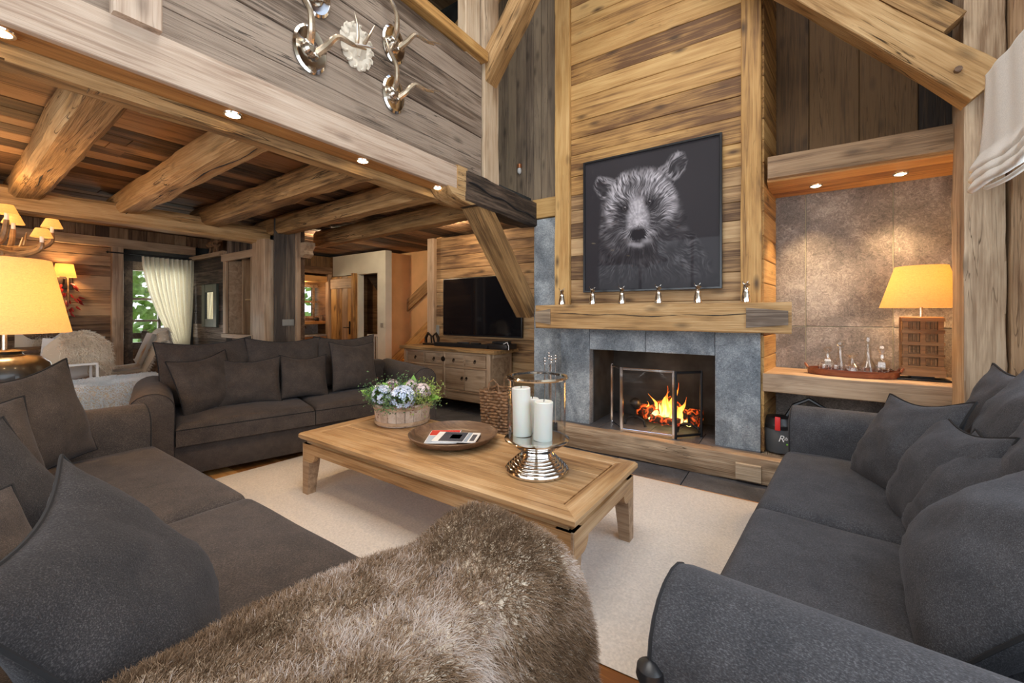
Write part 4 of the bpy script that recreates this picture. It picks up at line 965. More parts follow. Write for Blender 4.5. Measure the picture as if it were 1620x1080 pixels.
for i, (x, lab) in enumerate(((-1.27, 'black ball topped firedog left of the flames'), (-.78, 'black firedog right of the flames'))):
    t = thing('firedog', lab, 'andiron', (x, 4.02, .204), group='firedogs'); z = .17
    MB().tube([(0, 0, .07), (0, 0, z)], .012, 8).build('stem', M['iron'], t)
    if i == 0: MB().lathe([(0, z-.01), (.03, z), (.05, z+.03), (.053, z+.05), (.047, z+.075), (.025, z+.098), (0, z+.102)], 20).build('ball', M['black'], t)
    MB().tube([(-.1, -.01, .0), (-.085, -.01, .06), (-.03, 0, .085), (.03, 0, .085), (.085, -.01, .06), (.1, -.01, 0)], .014, 8).build('foot', M['iron'], t)
    MB().tube([(0, 0, .075), (0, .3, .075)], .012, 6).build('log_bar', M['iron'], t)
bark, n, L, bs = nt('burning_log'); tc = n.new('ShaderNodeTexCoord'); x = n.new('ShaderNodeTexNoise'); x.inputs['Scale'].default_value = 16; x.inputs['Detail'].default_value = 4; x.inputs['Distortion'].default_value = 1.5
L.new(tc.outputs['Object'], x.inputs['Vector']); r = ramp(n, [(.5, (0, 0, 0)), (.57, (.8, .06, .005)), (.72, (1, .3, .04))]); L.new(x.outputs[0], r.inputs[0]); L.new(r.outputs[0], bs.inputs['Emission Color']); bs.inputs['Emission Strength'].default_value = .75
bs.inputs['Base Color'].default_value = (.03, .017, .01, 1); bs.inputs['Roughness'].default_value = .9
for i, (p0, p1, r_, lab) in enumerate((((-1.3, 4.18, .33), (-.68, 4.14, .36), .055, 'glowing log lying across the firedogs at the back'), ((-1.2, 4.05, .32), (-.95, 4.16, .46), .05, 'glowing log propped under the tall flame'), ((-.7, 4.05, .31), (-.95, 4.14, .42), .055, 'glowing log end right of the tall flame'), ((-1.12, 4.0, .3), (-.86, 4.02, .29), .04, 'short ember log in front of the fire'))):
    m_, Ln = frame(p0, p1); b = MB(); b.tube([(Ln*q/7, .008*math.sin(q*2), .006*math.cos(q*3)) for q in range(8)], [r_*(1+.15*math.sin(q*1.7+i)) for q in range(8)], 9)
    o = b.build('burning_log', bark, smooth=40); o.matrix_world = m_; tag(o, lab, 'log', 'burning logs')
fm, n, L, bs = nt('flame'); n.remove(bs); tc = n.new('ShaderNodeTexCoord'); sp = n.new('ShaderNodeSeparateXYZ'); L.new(tc.outputs['Object'], sp.inputs[0])
nz = n.new('ShaderNodeTexNoise'); nz.inputs['Scale'].default_value = 9; mp = n.new('ShaderNodeMapping'); mp.inputs['Scale'].default_value = (1.6, 1.6, .5); L.new(tc.outputs['Object'], mp.inputs[0]); L.new(mp.outputs[0], nz.inputs['Vector']); nz.inputs['Distortion'].default_value = 1.2
q = n.new('ShaderNodeMath'); q.operation = 'MULTIPLY_ADD'; L.new(sp.outputs[2], q.inputs[0]); q.inputs[1].default_value = 2.1; L.new(nz.outputs[0], q.inputs[2])
r = ramp(n, [(.4, (1, .82, .3)), (.72, (1, .45, .06)), (1.0, (.8, .1, .01))]); L.new(q.outputs[0], r.inputs[0])
lw = n.new('ShaderNodeLayerWeight'); lw.inputs[0].default_value = .45
ra = ramp(n, [(.35, (1, 1, 1)), (.95, (0, 0, 0))]); L.new(lw.outputs['Facing'], ra.inputs[0])
em = n.new('ShaderNodeEmission'); em.inputs[1].default_value = 2.2; L.new(r.outputs[0], em.inputs[0]); tp = n.new('ShaderNodeBsdfTransparent'); mx = n.new('ShaderNodeMixShader')
L.new(ra.outputs[0], mx.inputs[0]); L.new(tp.outputs[0], mx.inputs[1]); L.new(em.outputs[0], mx.inputs[2]); L.new(mx.outputs[0], n['Material Output'].inputs[0])
fire = thing('fire', 'bright orange log fire burning behind the glass screen', 'fire', (-.99, 4.06, .3))
for dx, dy, hh, rr, ln in ((0, 0, .3, .075, .01), (.06, .02, .38, .05, .02), (-.09, .01, .25, .045, -.03), (.1, -.02, .26, .045, .05), (-.16, .03, .17, .04, -.02), (.19, .02, .15, .05, .01), (-.03, -.03, .2, .06, .0), (.03, .03, .34, .035, -.02), (.13, .0, .2, .05, -.02)):
    b = MB(); K = 12; pts = []; rad = []
    for q in range(K+1):
        t = q/K; pts.append((dx+ln*2*t*t+.02*math.sin(t*7+dx*30), dy+.01*math.sin(t*5+dx*9), -.03+hh*t)); rad.append(max(.001, rr*(math.sin(PI*min(1, t*.85+.22))**.8)*(1-t**1.5)))
    b.tube(pts, rad, 10); b.build('flame_tongue', fm, fire, smooth=180)
point('fire_glow', (-.99, 3.98, .5), 4, (1, .45, .13), .1)

ts = thing('fire_tools', 'set of chrome fire tools with ball knobs left of the fireplace', 'fire tools', (-1.98, 3.58, 0))
MB().lathe([(.1, 0), (.1, .015), (.02, .03), (.012, .05)], 20).build('stand_foot', M['iron'], ts)
MB().tube([(0, 0, .03), (0, 0, .8)], .008, 8).build('stand_pole', M['chrome'], ts)
for i in range(4):
    x = -.054+.036*i; y = .01*((i % 2)*2-1); zt = .83+.03*(i % 2)+.02*(i in (1, 2))
    b = MB().tube([(x, y, .22), (x, y, zt)], .005, 6); b.build('tool_shaft', M['chrome'], ts)
    b = MB(); 
    for zz, r_ in ((zt, .014), (zt+.027, .012), (zt-.03, .01)): b.lathe([(0, zz-r_), (r_*.8, zz-r_*.6), (r_, zz), (r_*.8, zz+r_*.6), (0, zz+r_)], 10, c=(x, y, 0))
    b.build('knob', M['silver'], ts)
    b = MB().box(x-.02, x+.02, y-.004, y+.004, .12, .23); b.build('tool_head', M['iron'], ts, smooth=0)

# silver stag flasks on the mantel
def flask(label, x, s):
    t = thing('silver_flask', label, 'ornament', (x, 3.6, 1.388), -.6, 'silver flasks on the mantel')
    MB().lathe([(.0, 0), (.03*s, 0), (.031*s, .01*s), (.027*s, .04*s), (.021*s, .07*s), (.017*s, .09*s), (.019*s, .096*s), (.015*s, .1*s)], 20).build('body', M['silver'], t)
    MB().tube([(-.004, 0, .095*s), (0, 0, .118*s), (.014*s, -.002, .126*s), (.03*s, -.004, .117*s)], [.013*s, .015*s, .012*s, .007*s], 8).build('animal_head', M['pewter'], t)
    for e in (-1, 1): MB().tube([(-.003, e*.008*s, .126*s), (-.01*s, e*.02*s, .137*s), (-.004, e*.03*s, .15*s)], [.004*s, .003*s, .0015*s], 5).build('antler', M['pewter'], t)
    MB().lathe([(.0175*s, .088*s), (.0205*s, .091*s), (.0175*s, .094*s)], 18, ring=True).build('collar', M['gilt'], t)
for x, lab in ((-1.86, 'leftmost silver stag head flask, in front of the chimney post'), (-1.54, 'second silver flask, under the left corner of the bear picture'), (-1.26, 'third silver flask on the mantel, under the bear picture'), (-.94, 'fourth silver flask on the mantel, under the bear picture'), (-.63, 'fifth silver flask, under the right part of the bear picture'), (-.29, 'rightmost silver flask, in front of the right chimney post')):
    flask(lab, x, 1.08)

# ash vacuum
av = thing('ash_vacuum', 'grey drum ash vacuum with red clip standing under the stone niche ledge', 'vacuum', (-.085, 3.93, .205))
MB().lathe([(.0, 0), (.095, 0), (.1, .015), (.112, .17), (.114, .19), (.108, .195), (.0, .195)], 32).build('drum', M['gunmetal'], av)
MB().lathe([(.112, .186), (.118, .19), (.118, .215), (.108, .225), (.105, .245), (.09, .27), (.0, .275)], 32).build('lid', M['black'], av)
cl = MB().rbox(-.018, .018, -.128, -.112, .185, .29, .004); cl.build('clip', M['red'], av, rot=(0, 0, -.05))
hs = MB(); hs.tube([(.05, .06, .27), (.1, .08, .36), (.2, .06, .42), (.3, .04, .36), (.34, .02, .2), (.34, 0, .05)], .016, 8); hs.build('hose', M['black'], av)
def text(body, parent, size, loc, rot, mat, shear=0, name='lettering'):
    cu = bpy.data.curves.new(name, 'FONT'); cu.body = body; cu.size = size; cu.extrude = .0008; cu.shear = shear; cu.materials.append(mat)
    tmp = bpy.data.objects.new('tmp', cu); C.objects.link(tmp); bpy.context.view_layer.update()
    me = bpy.data.meshes.new_from_object(tmp.evaluated_get(bpy.context.evaluated_depsgraph_get())); bpy.data.objects.remove(tmp)
    o = bpy.data.objects.new(name, me); C.objects.link(o); o.parent = parent; o.location = loc; o.rotation_euler = rot; return o
text('R', av, .07, (-.005, -.116, .1), (PI/2-.08, 0, .1), M['print_white'], .3); text('ibi', av, .035, (.036, -.109, .112), (PI/2-.08, 0, .42), M['print_white'], .3)
MB().box(.04, .06, -.108, -.1, .075, .085).build('green_mark', M['print_green'], av, rot=(0, 0, .1), smooth=0)

# basket
bk = thing('wicker_basket', 'square brown wicker log basket with loop handle beside the sideboard', 'basket', (-2.68, 3.72, 0), .1)
m = MB(); S = .17
for k in range(14):
    z = .02+k*.033; sp_ = S*(.88+.12*z/.47)
    pts = []
    for q in range(41):
        t = q/40*4; side = int(t) % 4; f_ = t-int(t); c0 = [(-1, -1), (1, -1), (1, 1), (-1, 1)]; a, b_ = c0[side], c0[(side+1) % 4]
        wv = .011*math.sin(q*PI*.8+k*PI); x, y = a[0]+(b_[0]-a[0])*f_, a[1]+(b_[1]-a[1])*f_
        n_ = ((0, -1), (1, 0), (0, 1), (-1, 0))[side]; pts.append((x*sp_+n_[0]*wv, y*sp_+n_[1]*wv, z+.004*math.sin(q*1.3+k)))
    b = MB().tube(pts, .0165, 5); b.build('woven_strand', M['wicker'], bk)
for q in range(16):
    t = q/16*4; side = int(t) % 4; f_ = t-int(t); c0 = [(-1, -1), (1, -1), (1, 1), (-1, 1)]; a, b_ = c0[side], c0[(side+1) % 4]; x, y = a[0]+(b_[0]-a[0])*f_, a[1]+(b_[1]-a[1])*f_
    MB().tube([(x*S*.88, y*S*.88, 0), (x*S, y*S, .48)], .007, 5).build('stake', M['wicker'], bk)
MB().tube([(-.06, -S, .46), (-.05, -S, .55), (0, -S, .59), (.06, -S, .54), (.07, -S, .46)], .009, 6).build('handle', M['wicker'], bk)
MB().tube([(-.06, S, .46), (-.05, S, .55), (0, S, .59), (.06, S, .54), (.07, S, .46)], .009, 6).build('handle', M['wicker'], bk)

# ------------------------------------------------------------------ bear picture
pt_ = thing('framed_picture', 'large black framed black and white portrait of a brown bear over the mantel', 'picture', (-1.69, 3.795, 1.525))
PW, PH = 1.2, 1.25
W_, H_ = 330, 344
uu, vv = np.meshgrid(np.linspace(0, 1, W_), np.linspace(0, 1, H_))          # v measured from the top
def vn2(x, y, seed):
    r_ = np.random.default_rng(seed).random((256, 256)); xi = np.floor(x).astype(int); yi = np.floor(y).astype(int); fx = x-xi; fy = y-yi
    fx = fx*fx*(3-2*fx); fy = fy*fy*(3-2*fy); g_ = lambda a, b_: r_[a % 256, b_ % 256]
    return (g_(xi, yi)*(1-fx)+g_(xi+1, yi)*fx)*(1-fy)+(g_(xi, yi+1)*(1-fx)+g_(xi+1, yi+1)*fx)*fy
def soft(d, a, b_): return np.clip((b_-d)/(b_-a), 0, 1)
def uv(x, y):            # sketch coordinates to picture fractions
    u = (x-92)/790; t = 228-186*u; return u, (y-t)/(965-22*u-t)
def poly(pts):
    """signed distance to a closed outline, in picture widths"""
    p = np.array([uv(*q) for q in pts]); d = np.full(uu.shape, 9.); ins = np.zeros(uu.shape, bool)
    for (x0, y0), (x1, y1) in zip(p, np.roll(p, -1, 0)):
        t = np.clip(((uu-x0)*(x1-x0)+(vv-y0)*(y1-y0))/((x1-x0)**2+(y1-y0)**2), 0, 1); d = np.minimum(d, np.hypot(uu-x0-t*(x1-x0), vv-y0-t*(y1-y0)))
        c = (y0 > vv) != (y1 > vv); ins ^= c & (uu < (x1-x0)*(vv-y0)/((y1-y0) if y1 != y0 else 1e-9)+x0)
    return np.where(ins, -d, d)
def ell(x, y, rx, ry, rot=0):
    cx, cy = uv(x, y); a, b_ = uu-cx, vv-cy; c, s_ = math.cos(rot), math.sin(rot); return np.hypot((a*c+b_*s_)/(rx/790), (-a*s_+b_*c)/(ry/765))
cx0, cy0 = uv(436, 545); ang = np.arctan2(vv-cy0, uu-cx0); rad = np.hypot(uu-cx0, vv-cy0)
warp = vn2(uu*14, vv*14, 5)*.5
def strand(fa, fr_, sd): return vn2((ang+warp*.35)*fa+50, rad*fr_+9, sd)
hair = np.clip((strand(42, 26, 1)*.5+strand(85, 44, 2)*.5-.5)*2.1+.5, 0, 1); big = strand(11, 9, 3); blotch = vn2(uu*7, vv*7, 8)
jag = (hair-.5)*.022
img = .02+.012*vn2(uu*3, vv*3, 9)+.012*(1-vv)
body = soft(poly([(200, 440), (185, 620), (186, 800), (175, 975), (875, 975), (860, 860), (800, 700), (730, 600), (690, 480), (600, 400), (400, 380)])+jag, -.012, .012)
img = img*(1-body)+body*(.016+.2*hair*big*soft(vv, .55, 1.0)+.06*np.clip(hair-.6, 0, 1)*np.exp(-((vv-.84)/.07)**2))
ruff = soft(poly([(215, 440), (196, 560), (215, 690), (300, 760), (440, 790), (580, 750), (680, 650), (695, 520), (665, 380)])+jag*1.5, -.02, .02)
img = img*(1-ruff)+ruff*(.03+.13*hair*big*1.6)
for pts, cxy in (([(160, 325), (178, 292), (222, 292), (275, 302), (315, 312), (270, 370), (235, 430), (200, 428), (166, 390), (150, 355)], (208, 365)), ([(535, 240), (590, 215), (625, 160), (665, 130), (698, 142), (716, 190), (704, 245), (672, 292), (645, 315), (590, 280)], (664, 220))):
    d = poly(pts)+jag*.6; m1 = soft(d, -.008, .008); inner = soft(ell(*cxy, 44, 58, -.5 if cxy[0] < 400 else .5)+(hair-.5)*.5, .75, 1.25)
    img = img*(1-m1)+m1*((.07+.3*hair)*(1-inner)+inner*(.03+.08*hair*big))
hd_ = poly([(222, 500), (232, 410), (270, 330), (335, 262), (430, 232), (520, 228), (590, 265), (640, 330), (668, 420), (664, 500), (630, 570), (560, 640), (500, 695), (440, 708), (380, 694), (320, 655), (258, 605), (228, 550)])+jag
head = soft(hd_, -.012, .012)
rim = np.exp(-((hd_+.05)/.035)**2)
tone = .1+.16*np.exp(-((vv-.3)/.16)**2)+.14*rim*(vv < .62)+.06*blotch
img = img*(1-head)+head*tone*(.25+1.5*hair*(.35+big))
def shade_(x, y, rx, ry, k, rot=0, val=.015, a=.3, b_=1.25):
    global img
    m1 = soft(ell(x, y, rx, ry, rot)+(hair-.5)*.35, a, b_)*k; img = img*(1-m1)+val*m1
shade_(386, 335, 26, 62, .75, .1, .03); shade_(338, 490, 70, 66, .9); shade_(520, 452, 68, 70, .9); shade_(368, 440, 40, 26, .5, .5); shade_(478, 410, 40, 26, .5, -.6); shade_(300, 600, 75, 75, .65); shade_(590, 590, 85, 70, .65); shade_(436, 730, 120, 40, .8); shade_(330, 560, 55, 60, .4); shade_(550, 545, 50, 60, .4)
shade_(440, 760, 240, 42, .7)
bridge = soft(poly([(398, 420), (462, 412), (492, 500), (497, 585), (470, 600), (400, 612), (372, 590), (372, 520)])+jag*.6, -.02, .02)
img = img*(1-bridge)+bridge*(.27+.25*vn2(uu*90, vv*90, 6)*(.5+big)+.1*np.exp(-((uu-uv(436, 500)[0])/.03)**2))
muz = soft(ell(438, 640, 72, 62)+(hair-.5)*.4, .7, 1.2); img = img*(1-muz)+muz*(.1+.32*hair*big*1.5)
shade_(436, 628, 56, 44, 1.0, 0, .012, .8, 1.1); shade_(436, 590, 46, 12, .55, 0, .2, .3, 1.2); shade_(436, 672, 50, 9, .9, 0, .01)
for x, y in ((402, 688), (482, 668), (438, 696)): shade_(x, y, 34, 14, .55, 0, .42, .2, 1.2)
for x, y in ((352, 476), (503, 438)):
    shade_(x, y, 30, 20, 1.0, -.15, .008, .5, 1.1)
    e = soft(ell(x, y, 15, 14), .7, 1.1); img = img*(1-e)+e*.06
    e = soft(ell(x, y+2, 6, 7), .7, 1.1); img = img*(1-e)+e*.005
    e = soft(ell(x+4, y-6, 5, 4), .5, 1.1); img = img*(1-e)+e*.4
img = np.clip(img, 0, 1)**1.12
rgb = np.stack([img*1.0, img*.95, img*1.03], -1)+np.array((.004, .0015, .005))
vb = [(x*PW, 0, (1-y)*PH) for y in np.linspace(0, 1, H_) for x in np.linspace(0, 1, W_)]
idx = np.arange(W_*H_).reshape(H_, W_); fb = np.stack([idx[:-1, :-1], idx[1:, :-1], idx[1:, 1:], idx[:-1, 1:]], -1).reshape(-1, 4)
me = bpy.data.meshes.new('print'); me.from_pydata(vb, [], fb.tolist()); me.materials.append(attr_mat('bear_print', rough=.6, coat=.12))
at = me.color_attributes.new('col', 'FLOAT_COLOR', 'POINT'); arr = np.ones((W_*H_, 4), np.float32); arr[:, :3] = rgb.reshape(-1, 3); at.data.foreach_set('color', arr.ravel())
o = bpy.data.objects.new('print', me); C.objects.link(o); o.parent = pt_; o.location = (0, -.022, 0)
MB().box(0, PW, -.018, -.001, 0, PH).build('backing', M['fx_frame'], pt_, smooth=0)
for p0, p1, a in (((-.008, -.02, -.016), (-.008, -.02, PH+.016), 1), ((PW+.008, -.02, -.016), (PW+.008, -.02, PH+.016), 1)): beam('frame_bar', p0, p1, .04, .018, M['fx_frame'], pt_, up=(1, 0, 0), cham=.002)
for zz in (-.008, PH+.008): beam('frame_bar', (0, -.02, zz), (PW, -.02, zz), .04, .018, M['fx_frame'], pt_, cham=.002)

# ------------------------------------------------------------------ television and sideboard
tv = thing('television', 'large flat black television on the plank wall above the sideboard', 'tv', (-3.65, 4.585, 1.4))
MB().rbox(-.71, .71, -.035, .0, -.425, .425, .006).build('housing', M['black'], tv)
MB().box(-.695, .695, -.037, -.0355, -.405, .41).build('screen', M['screen'], tv, smooth=0)
MB().box(-.2, .2, 0, .035, -.2, .2).build('wall_bracket', M['iron'], tv, smooth=0)
sb = thing('sideboard', 'bleached elm sideboard with four drawers and ring pulls under the television', 'sideboard', (-3.9, 4.32, 0))
SW = .79; y0 = -.24
MB().box(-SW, SW, y0+.02, .24, .2, .79).build('carcass', M['side'], sb, smooth=0)
beam('top_board', (-SW-.07, 0, .815), (SW+.09, 0, .815), .54, .045, M['oak'], sb, jit=.002)
for sx_ in (-1, 1):
    for yy in (y0+.03, .21): beam('leg', (sx_*(SW-.03), yy, 0), (sx_*(SW-.03), yy, .79), .062, .062, M['side'], sb, up=(1, 0, 0), jit=.001)
    beam('side_rail', (sx_*(SW+.002), y0+.05, .76), (sx_*(SW+.002), .2, .76), .03, .06, M['side'], sb)
for zz, hh in ((.775, .03), (.592, .03), (.275, .03)): beam('front_rail', (-SW+.05, y0+.012, zz), (SW-.05, y0+.012, zz), .03, hh, M['side'], sb)
beam('centre_stile', (0, y0+.01, .2), (0, y0+.01, .79), .05, .03, M['side'], sb, up=(0, 1, 0)) 
dw = (2*SW-.12)/4
def ring(o, x, z, y=0):
    q = MB().lathe([(0, .0), (.018, .002), (.016, .008), (.006, .012)], 12); k = q.build('pull_plate', M['bronze'], o, (x, y, z), (PI/2, 0, 0))
    MB().tube([(.014*math.cos(a), -.012, -.016+.016*math.sin(a)) for a in [2*PI*i/12 for i in range(13)]], .0035, 5).build('ring_pull', M['bronze'], o, (x, y, z))
for i in range(4):
    xc = -SW+.06+dw*(i+.5)
    d = MB().rbox(xc-dw/2+.016, xc+dw/2-.016, y0+.004, y0+.03, .61, .758, .004, 1).build('drawer', M['side'], sb); ring(d, xc, .69, y0+.004)
for i in range(4):
    xc = -SW+.06+dw*(i+.5)+(.0); x0, x1 = xc-dw/2+(.024 if i in (0, 2) else .003), xc+dw/2-(.024 if i in (1, 3) else .003)
    d = MB().rbox(x0, x1, y0+.006, y0+.03, .295, .575, .003, 1).build('door', M['side'], sb); ring(d, (x1-.035 if i in (0, 2) else x0+.035), .46, y0+.006)
b = MB().prism([(-SW+.06, .265), (SW-.06, .265), (SW-.06, .12), (SW-.16, .16), (-SW+.16, .16), (-SW+.06, .12)], y0+.005, y0+.025); b.build('apron', M['side'], sb, smooth=0)
b = MB().lathe([(0, 0), (.035, .002), (.033, .01), (0, .014)], 18); b.build('lock_plate', M['bronze'], sb, (0, y0-.006, .69), (PI/2, 0, 0))
t = thing('soundbar', 'long black soundbar lying on the sideboard below the television', 'speaker', (-3.75, 4.28, .8385)); MB().rbox(-.5, .5, -.04, .04, 0, .055, .01).build('body', M['black'], t); MB().box(-.48, .48, -.0415, -.04, .008, .047).build('grille', M['iron'], t, smooth=0)
t = thing('set_top_box', 'black set top box with a loose white cable on the right of the sideboard', 'box', (-3.13, 4.36, .8385)); MB().rbox(-.16, .16, -.12, .12, 0, .07, .008).build('body', M['black'], t); MB().tube([(.1, -.1, .075), (.17, -.12, .1), (.2, -.13, .05), (.205, -.14, .004)], .005, 6).build('cable', M['print_white'], t); MB().rbox(-.1, .1, -.08, .08, .071, .1, .006).build('receiver', M['black'], t)
for i, (x, r_, lab) in enumerate(((-3.72, .3, 'black remote control lying across the soundbar, left one'), (-3.5, -.2, 'black remote control lying across the soundbar, right one'))):
    t = thing('remote_control', lab, 'remote', (x, 4.28, .894), r_, 'remotes on the soundbar'); MB().rbox(-.09, .09, -.022, .022, 0, .016, .006).build('body', M['black'], t); MB().rbox(-.07, .05, -.014, .014, .016, .018, .0008, 1).build('keypad', M['gunmetal'], t)
t = thing('bronze_ornament', 'small bronze arched animal ornament on the left end of the sideboard', 'ornament', (-4.42, 4.38, .8385))
MB().rbox(-.14, .14, -.06, .06, 0, .025, .006).build('base', M['bronze'], t)
for s in (-1, 1): MB().tube([(s*.12, 0, .02), (s*.13, 0, .1), (s*.08, 0, .17), (s*.02, 0, .13), (s*.03, .02, .03)], [.018, .022, .02, .014, .012], 8).build('figure', M['bronze'], t)
for (x, yy, zz, ax, lab) in ((-4.53, 4.607, 1.05, 0, 'grey double switch on the planks left of the television'), (-6.22, 4.895, 1.09, 0, 'grey switch on the white hall column'), ):
    t = thing('light_switch', lab, 'switch', (x, yy, zz)); MB().rbox(-.04, .04, -.01, 0, -.075 if x > -5 else -.04, .075 if x > -5 else .04, .003, 1).build('plate', M['switch'], t); MB().box(-.025, .025, -.013, -.01, .01, .03).build('rocker', M['switch'], t, smooth=0); 
t = thing('light_switch', 'grey double switch on the grey boards beside the kitchenette', 'switch', (-5.188, 2.66, 1.19), PI/2); MB().rbox(-.07, .07, -.01, 0, -.04, .04, .003, 1).build('plate', M['switch'], t)
for x in (-.03, .03): MB().box(x-.02, x+.02, -.013, -.01, -.025, .025).build('rocker', M['switch'], t, smooth=0)

# ------------------------------------------------------------------ niche lamp, tray, crystal
nl_ = thing('table_lamp', 'niche table lamp with straw shade and carved lattice panel base', 'lamp', (.765, 4.08, .828))
def shade(parent, z0, z1, r0, r1, mat, seg=40):
    o = MB().lathe([(r0, z0), (r1, z1), (r1-.004, z1), (r0-.004, z0)], seg); v = o; 
    b = MB(); n_ = seg; 
    for i in range(n_):
        a = 2*PI*i/n_
        for r_, z in ((r0, z0), (r1, z1), (r1-.004, z1), (r0-.004, z0)): b.v.append((r_*math.cos(a), r_*math.sin(a), z))
    for i in range(n_):
        j = (i+1) % n_
        for q in range(4): b.f.append((i*4+q, j*4+q, j*4+(q+1) % 4, i*4+(q+1) % 4))
    return b.build('lamp_shade', mat, parent, smooth=60)
shade(nl_, .515, .81, .225, .14, M['shade_niche'])
MB().rbox(-.14, .14, -.09, .09, 0, .012, .003, 1).build('base_plate', M['iron'], nl_); MB().box(-.06, .06, -.05, .05, .012, .03).build('foot_block', M['iron'], nl_, smooth=0)
MB().rbox(-.11, .11, -.035, .045, .03, .45, .006, 1).build('panel_block', M['carved'], nl_)
for x in (-.09, 0, .09): MB().box(x-.014, x+.014, -.055, -.035, .09, .43).build('lattice_stile', M['carved'], nl_, smooth=0)
for k in range(5): MB().box(-.11, .11, -.058, -.035, .09+.085*k-.012, .09+.085*k+.012).build('lattice_rail', M['carved'], nl_, smooth=0)
for x in (-.045, .045):
    for k in range(4):
        for d in range(3): MB().box(x-.028+d*.022, x-.018+d*.022, -.046, -.034, .11+.085*k, .155+.085*k).build('lattice_spindle', M['carved'], nl_, smooth=0)
MB().box(-.115, .115, -.06, -.035, .03, .085).build('lower_rail', M['carved'], nl_, smooth=0)
MB().tube([(0, 0, .45), (0, 0, .58)], .01, 8).build('stem', M['gilt'], nl_); MB().lathe([(0, .58), (.028, .6), (.035, .64), (.02, .69), (0, .7)], 14).build('bulb', M['bulb'], nl_)
MB().tube([(-.1, .02, .03), (-.16, .02, .06), (-.2, .03, .012), (-.24, .1, .006)], .003, 5).build('cord', M['iron'], nl_)
point('niche_lamp_light', (.765, 4.08, 1.52), 9, WARM, .05)
ty = thing('serving_tray', 'oval polished mahogany tray of crystal on the niche ledge', 'tray', (.375, 4.05, .828))
b = MB(); pr_ = [(.98, 0), (1.0, .004), (1.02, .05), (.985, .05), (.965, .012), (0, .01)]
b.lathe([(r_*.27, z) for r_, z in pr_], 48, sx=1, sy=.55); b.build('body', M['redwood'], ty)
for s in (-1, 1): MB().tube([(s*.27, -.05, .05), (s*.285, -.04, .075), (s*.285, .04, .075), (s*.27, .05, .05)], .008, 6).build('handle', M['redwood'], ty)
DEC = [('square crystal decanter with faceted ball stopper at the left of the tray', .235, 4.08, [(.0, 0), (.052, 0), (.054, .01), (.054, .09), (.045, .105), (.018, .115), (.017, .14), (.022, .146), (.015, .146), (.012, .11), (.045, .09), (.045, .014), (0, .012)], [(.01, .142), (.013, .155), (.027, .17), (.03, .185), (.024, .2), (.01, .207), (0, .207)]),
 ('tall slim crystal decanter with ball stopper behind the left ones', .315, 4.12, [(0, 0), (.05, 0), (.052, .02), (.035, .08), (.02, .13), (.016, .18), (.022, .19), (.014, .19), (.012, .12), (.028, .07), (.045, .02), (0, .014)], [(.01, .186), (.012, .2), (.026, .215), (.03, .232), (.022, .25), (0, .256)]),
 ('low crystal decanter with flat mushroom stopper in the middle of the tray', .38, 4.05, [(0, 0), (.055, 0), (.06, .02), (.05, .06), (.025, .085), (.02, .1), (.028, .105), (.018, .105), (.02, .08), (.045, .05), (.05, .02), (0, .012)], [(.01, .1), (.014, .12), (.038, .14), (.042, .15), (.02, .158), (0, .158)]),
 ('tallest ship shaped crystal decanter with a slender flared neck', .475, 4.07, [(0, 0), (.07, 0), (.075, .015), (.06, .06), (.035, .1), (.022, .14), (.019, .2), (.024, .215), (.016, .215), (.015, .13), (.05, .055), (.065, .018), (0, .012)], [(.011, .21), (.014, .23), (.022, .25), (.02, .28), (.008, .285), (0, .285)]),
 ('square crystal decanter with ball stopper at the right of the tray', .56, 4.1, [(.0, 0), (.05, 0), (.052, .01), (.052, .1), (.045, .115), (.02, .125), (.018, .15), (.024, .156), (.016, .156), (.013, .12), (.045, .1), (.045, .014), (0, .012)], [(.011, .152), (.014, .165), (.03, .185), (.033, .2), (.024, .218), (0, .224)])]
for lab, x, y, body_, stop in DEC:
    t = thing('decanter', lab, 'decanter', (x, y, .8405), rnd.random(), 'crystal decanters on the tray')
    sq = 'square' in lab
    MB().lathe(body_, 16 if not sq else 8).build('body', M['crystal'], t, smooth=25); MB().lathe(stop, 8).build('stopper', M['crystal'], t, smooth=10)
TL = ['leftmost', 'second from the left', 'third from the left', 'third from the right', 'second from the right', 'rightmost']
for i, (x, y) in enumerate(((.2, 4.0), (.27, 3.985), (.33, 3.98), (.42, 3.975), (.5, 3.98), (.56, 4.0))):
    t = thing('tumbler', 'small cut crystal tumbler along the front of the mahogany tray, '+TL[i], 'glass', (x, y, .8405), i, 'crystal tumblers on the tray')
    MB().lathe([(0, 0), (.026, 0), (.028, .006), (.032, .065), (.029, .065), (.025, .012), (0, .01)], 12).build('body', M['crystal'], t, smooth=10)

# ------------------------------------------------------------------ big table lamp between the sofas
sd = thing('side_table', 'small dark side table carrying the big cream lamp behind the sofa arm', 'table', (-3.98, .33, 0))
MB().rbox(-.27, .27, -.27, .27, .62, .66, .008).build('tabletop', M['bowl'], sd)
for sx_ in (-1, 1):
    for sy_ in (-1, 1): beam('leg', (sx_*.23, sy_*.23, 0), (sx_*.23, sy_*.23, .62), .045, .045, M['bowl'], sd, up=(1, 0, 0))
bl = thing('table_lamp', 'big cream drum lamp with glossy brown jar base in the sofa corner', 'lamp', (-3.98, .33, .66))
MB().lathe([(0, 0), (.12, 0), (.17, .06), (.2, .17), (.205, .26), (.19, .33), (.15, .37), (.08, .385), (.07, .4), (.09, .41), (.05, .42), (0, .42)], 36).build('jar_base', M['glaze'], bl)
MB().tube([(0, 0, .4), (0, 0, .56)], .012, 8).build('stem', M['gilt'], bl); MB().lathe([(0, .56), (.035, .6), (.04, .65), (0, .72)], 14).build('bulb', M['bulb'], bl)
shade(bl, .52, .975, .285, .195, M['shade_big'], 48)
point('big_lamp_light', (-3.98, .33, 1.4), 14, WARM, .06)

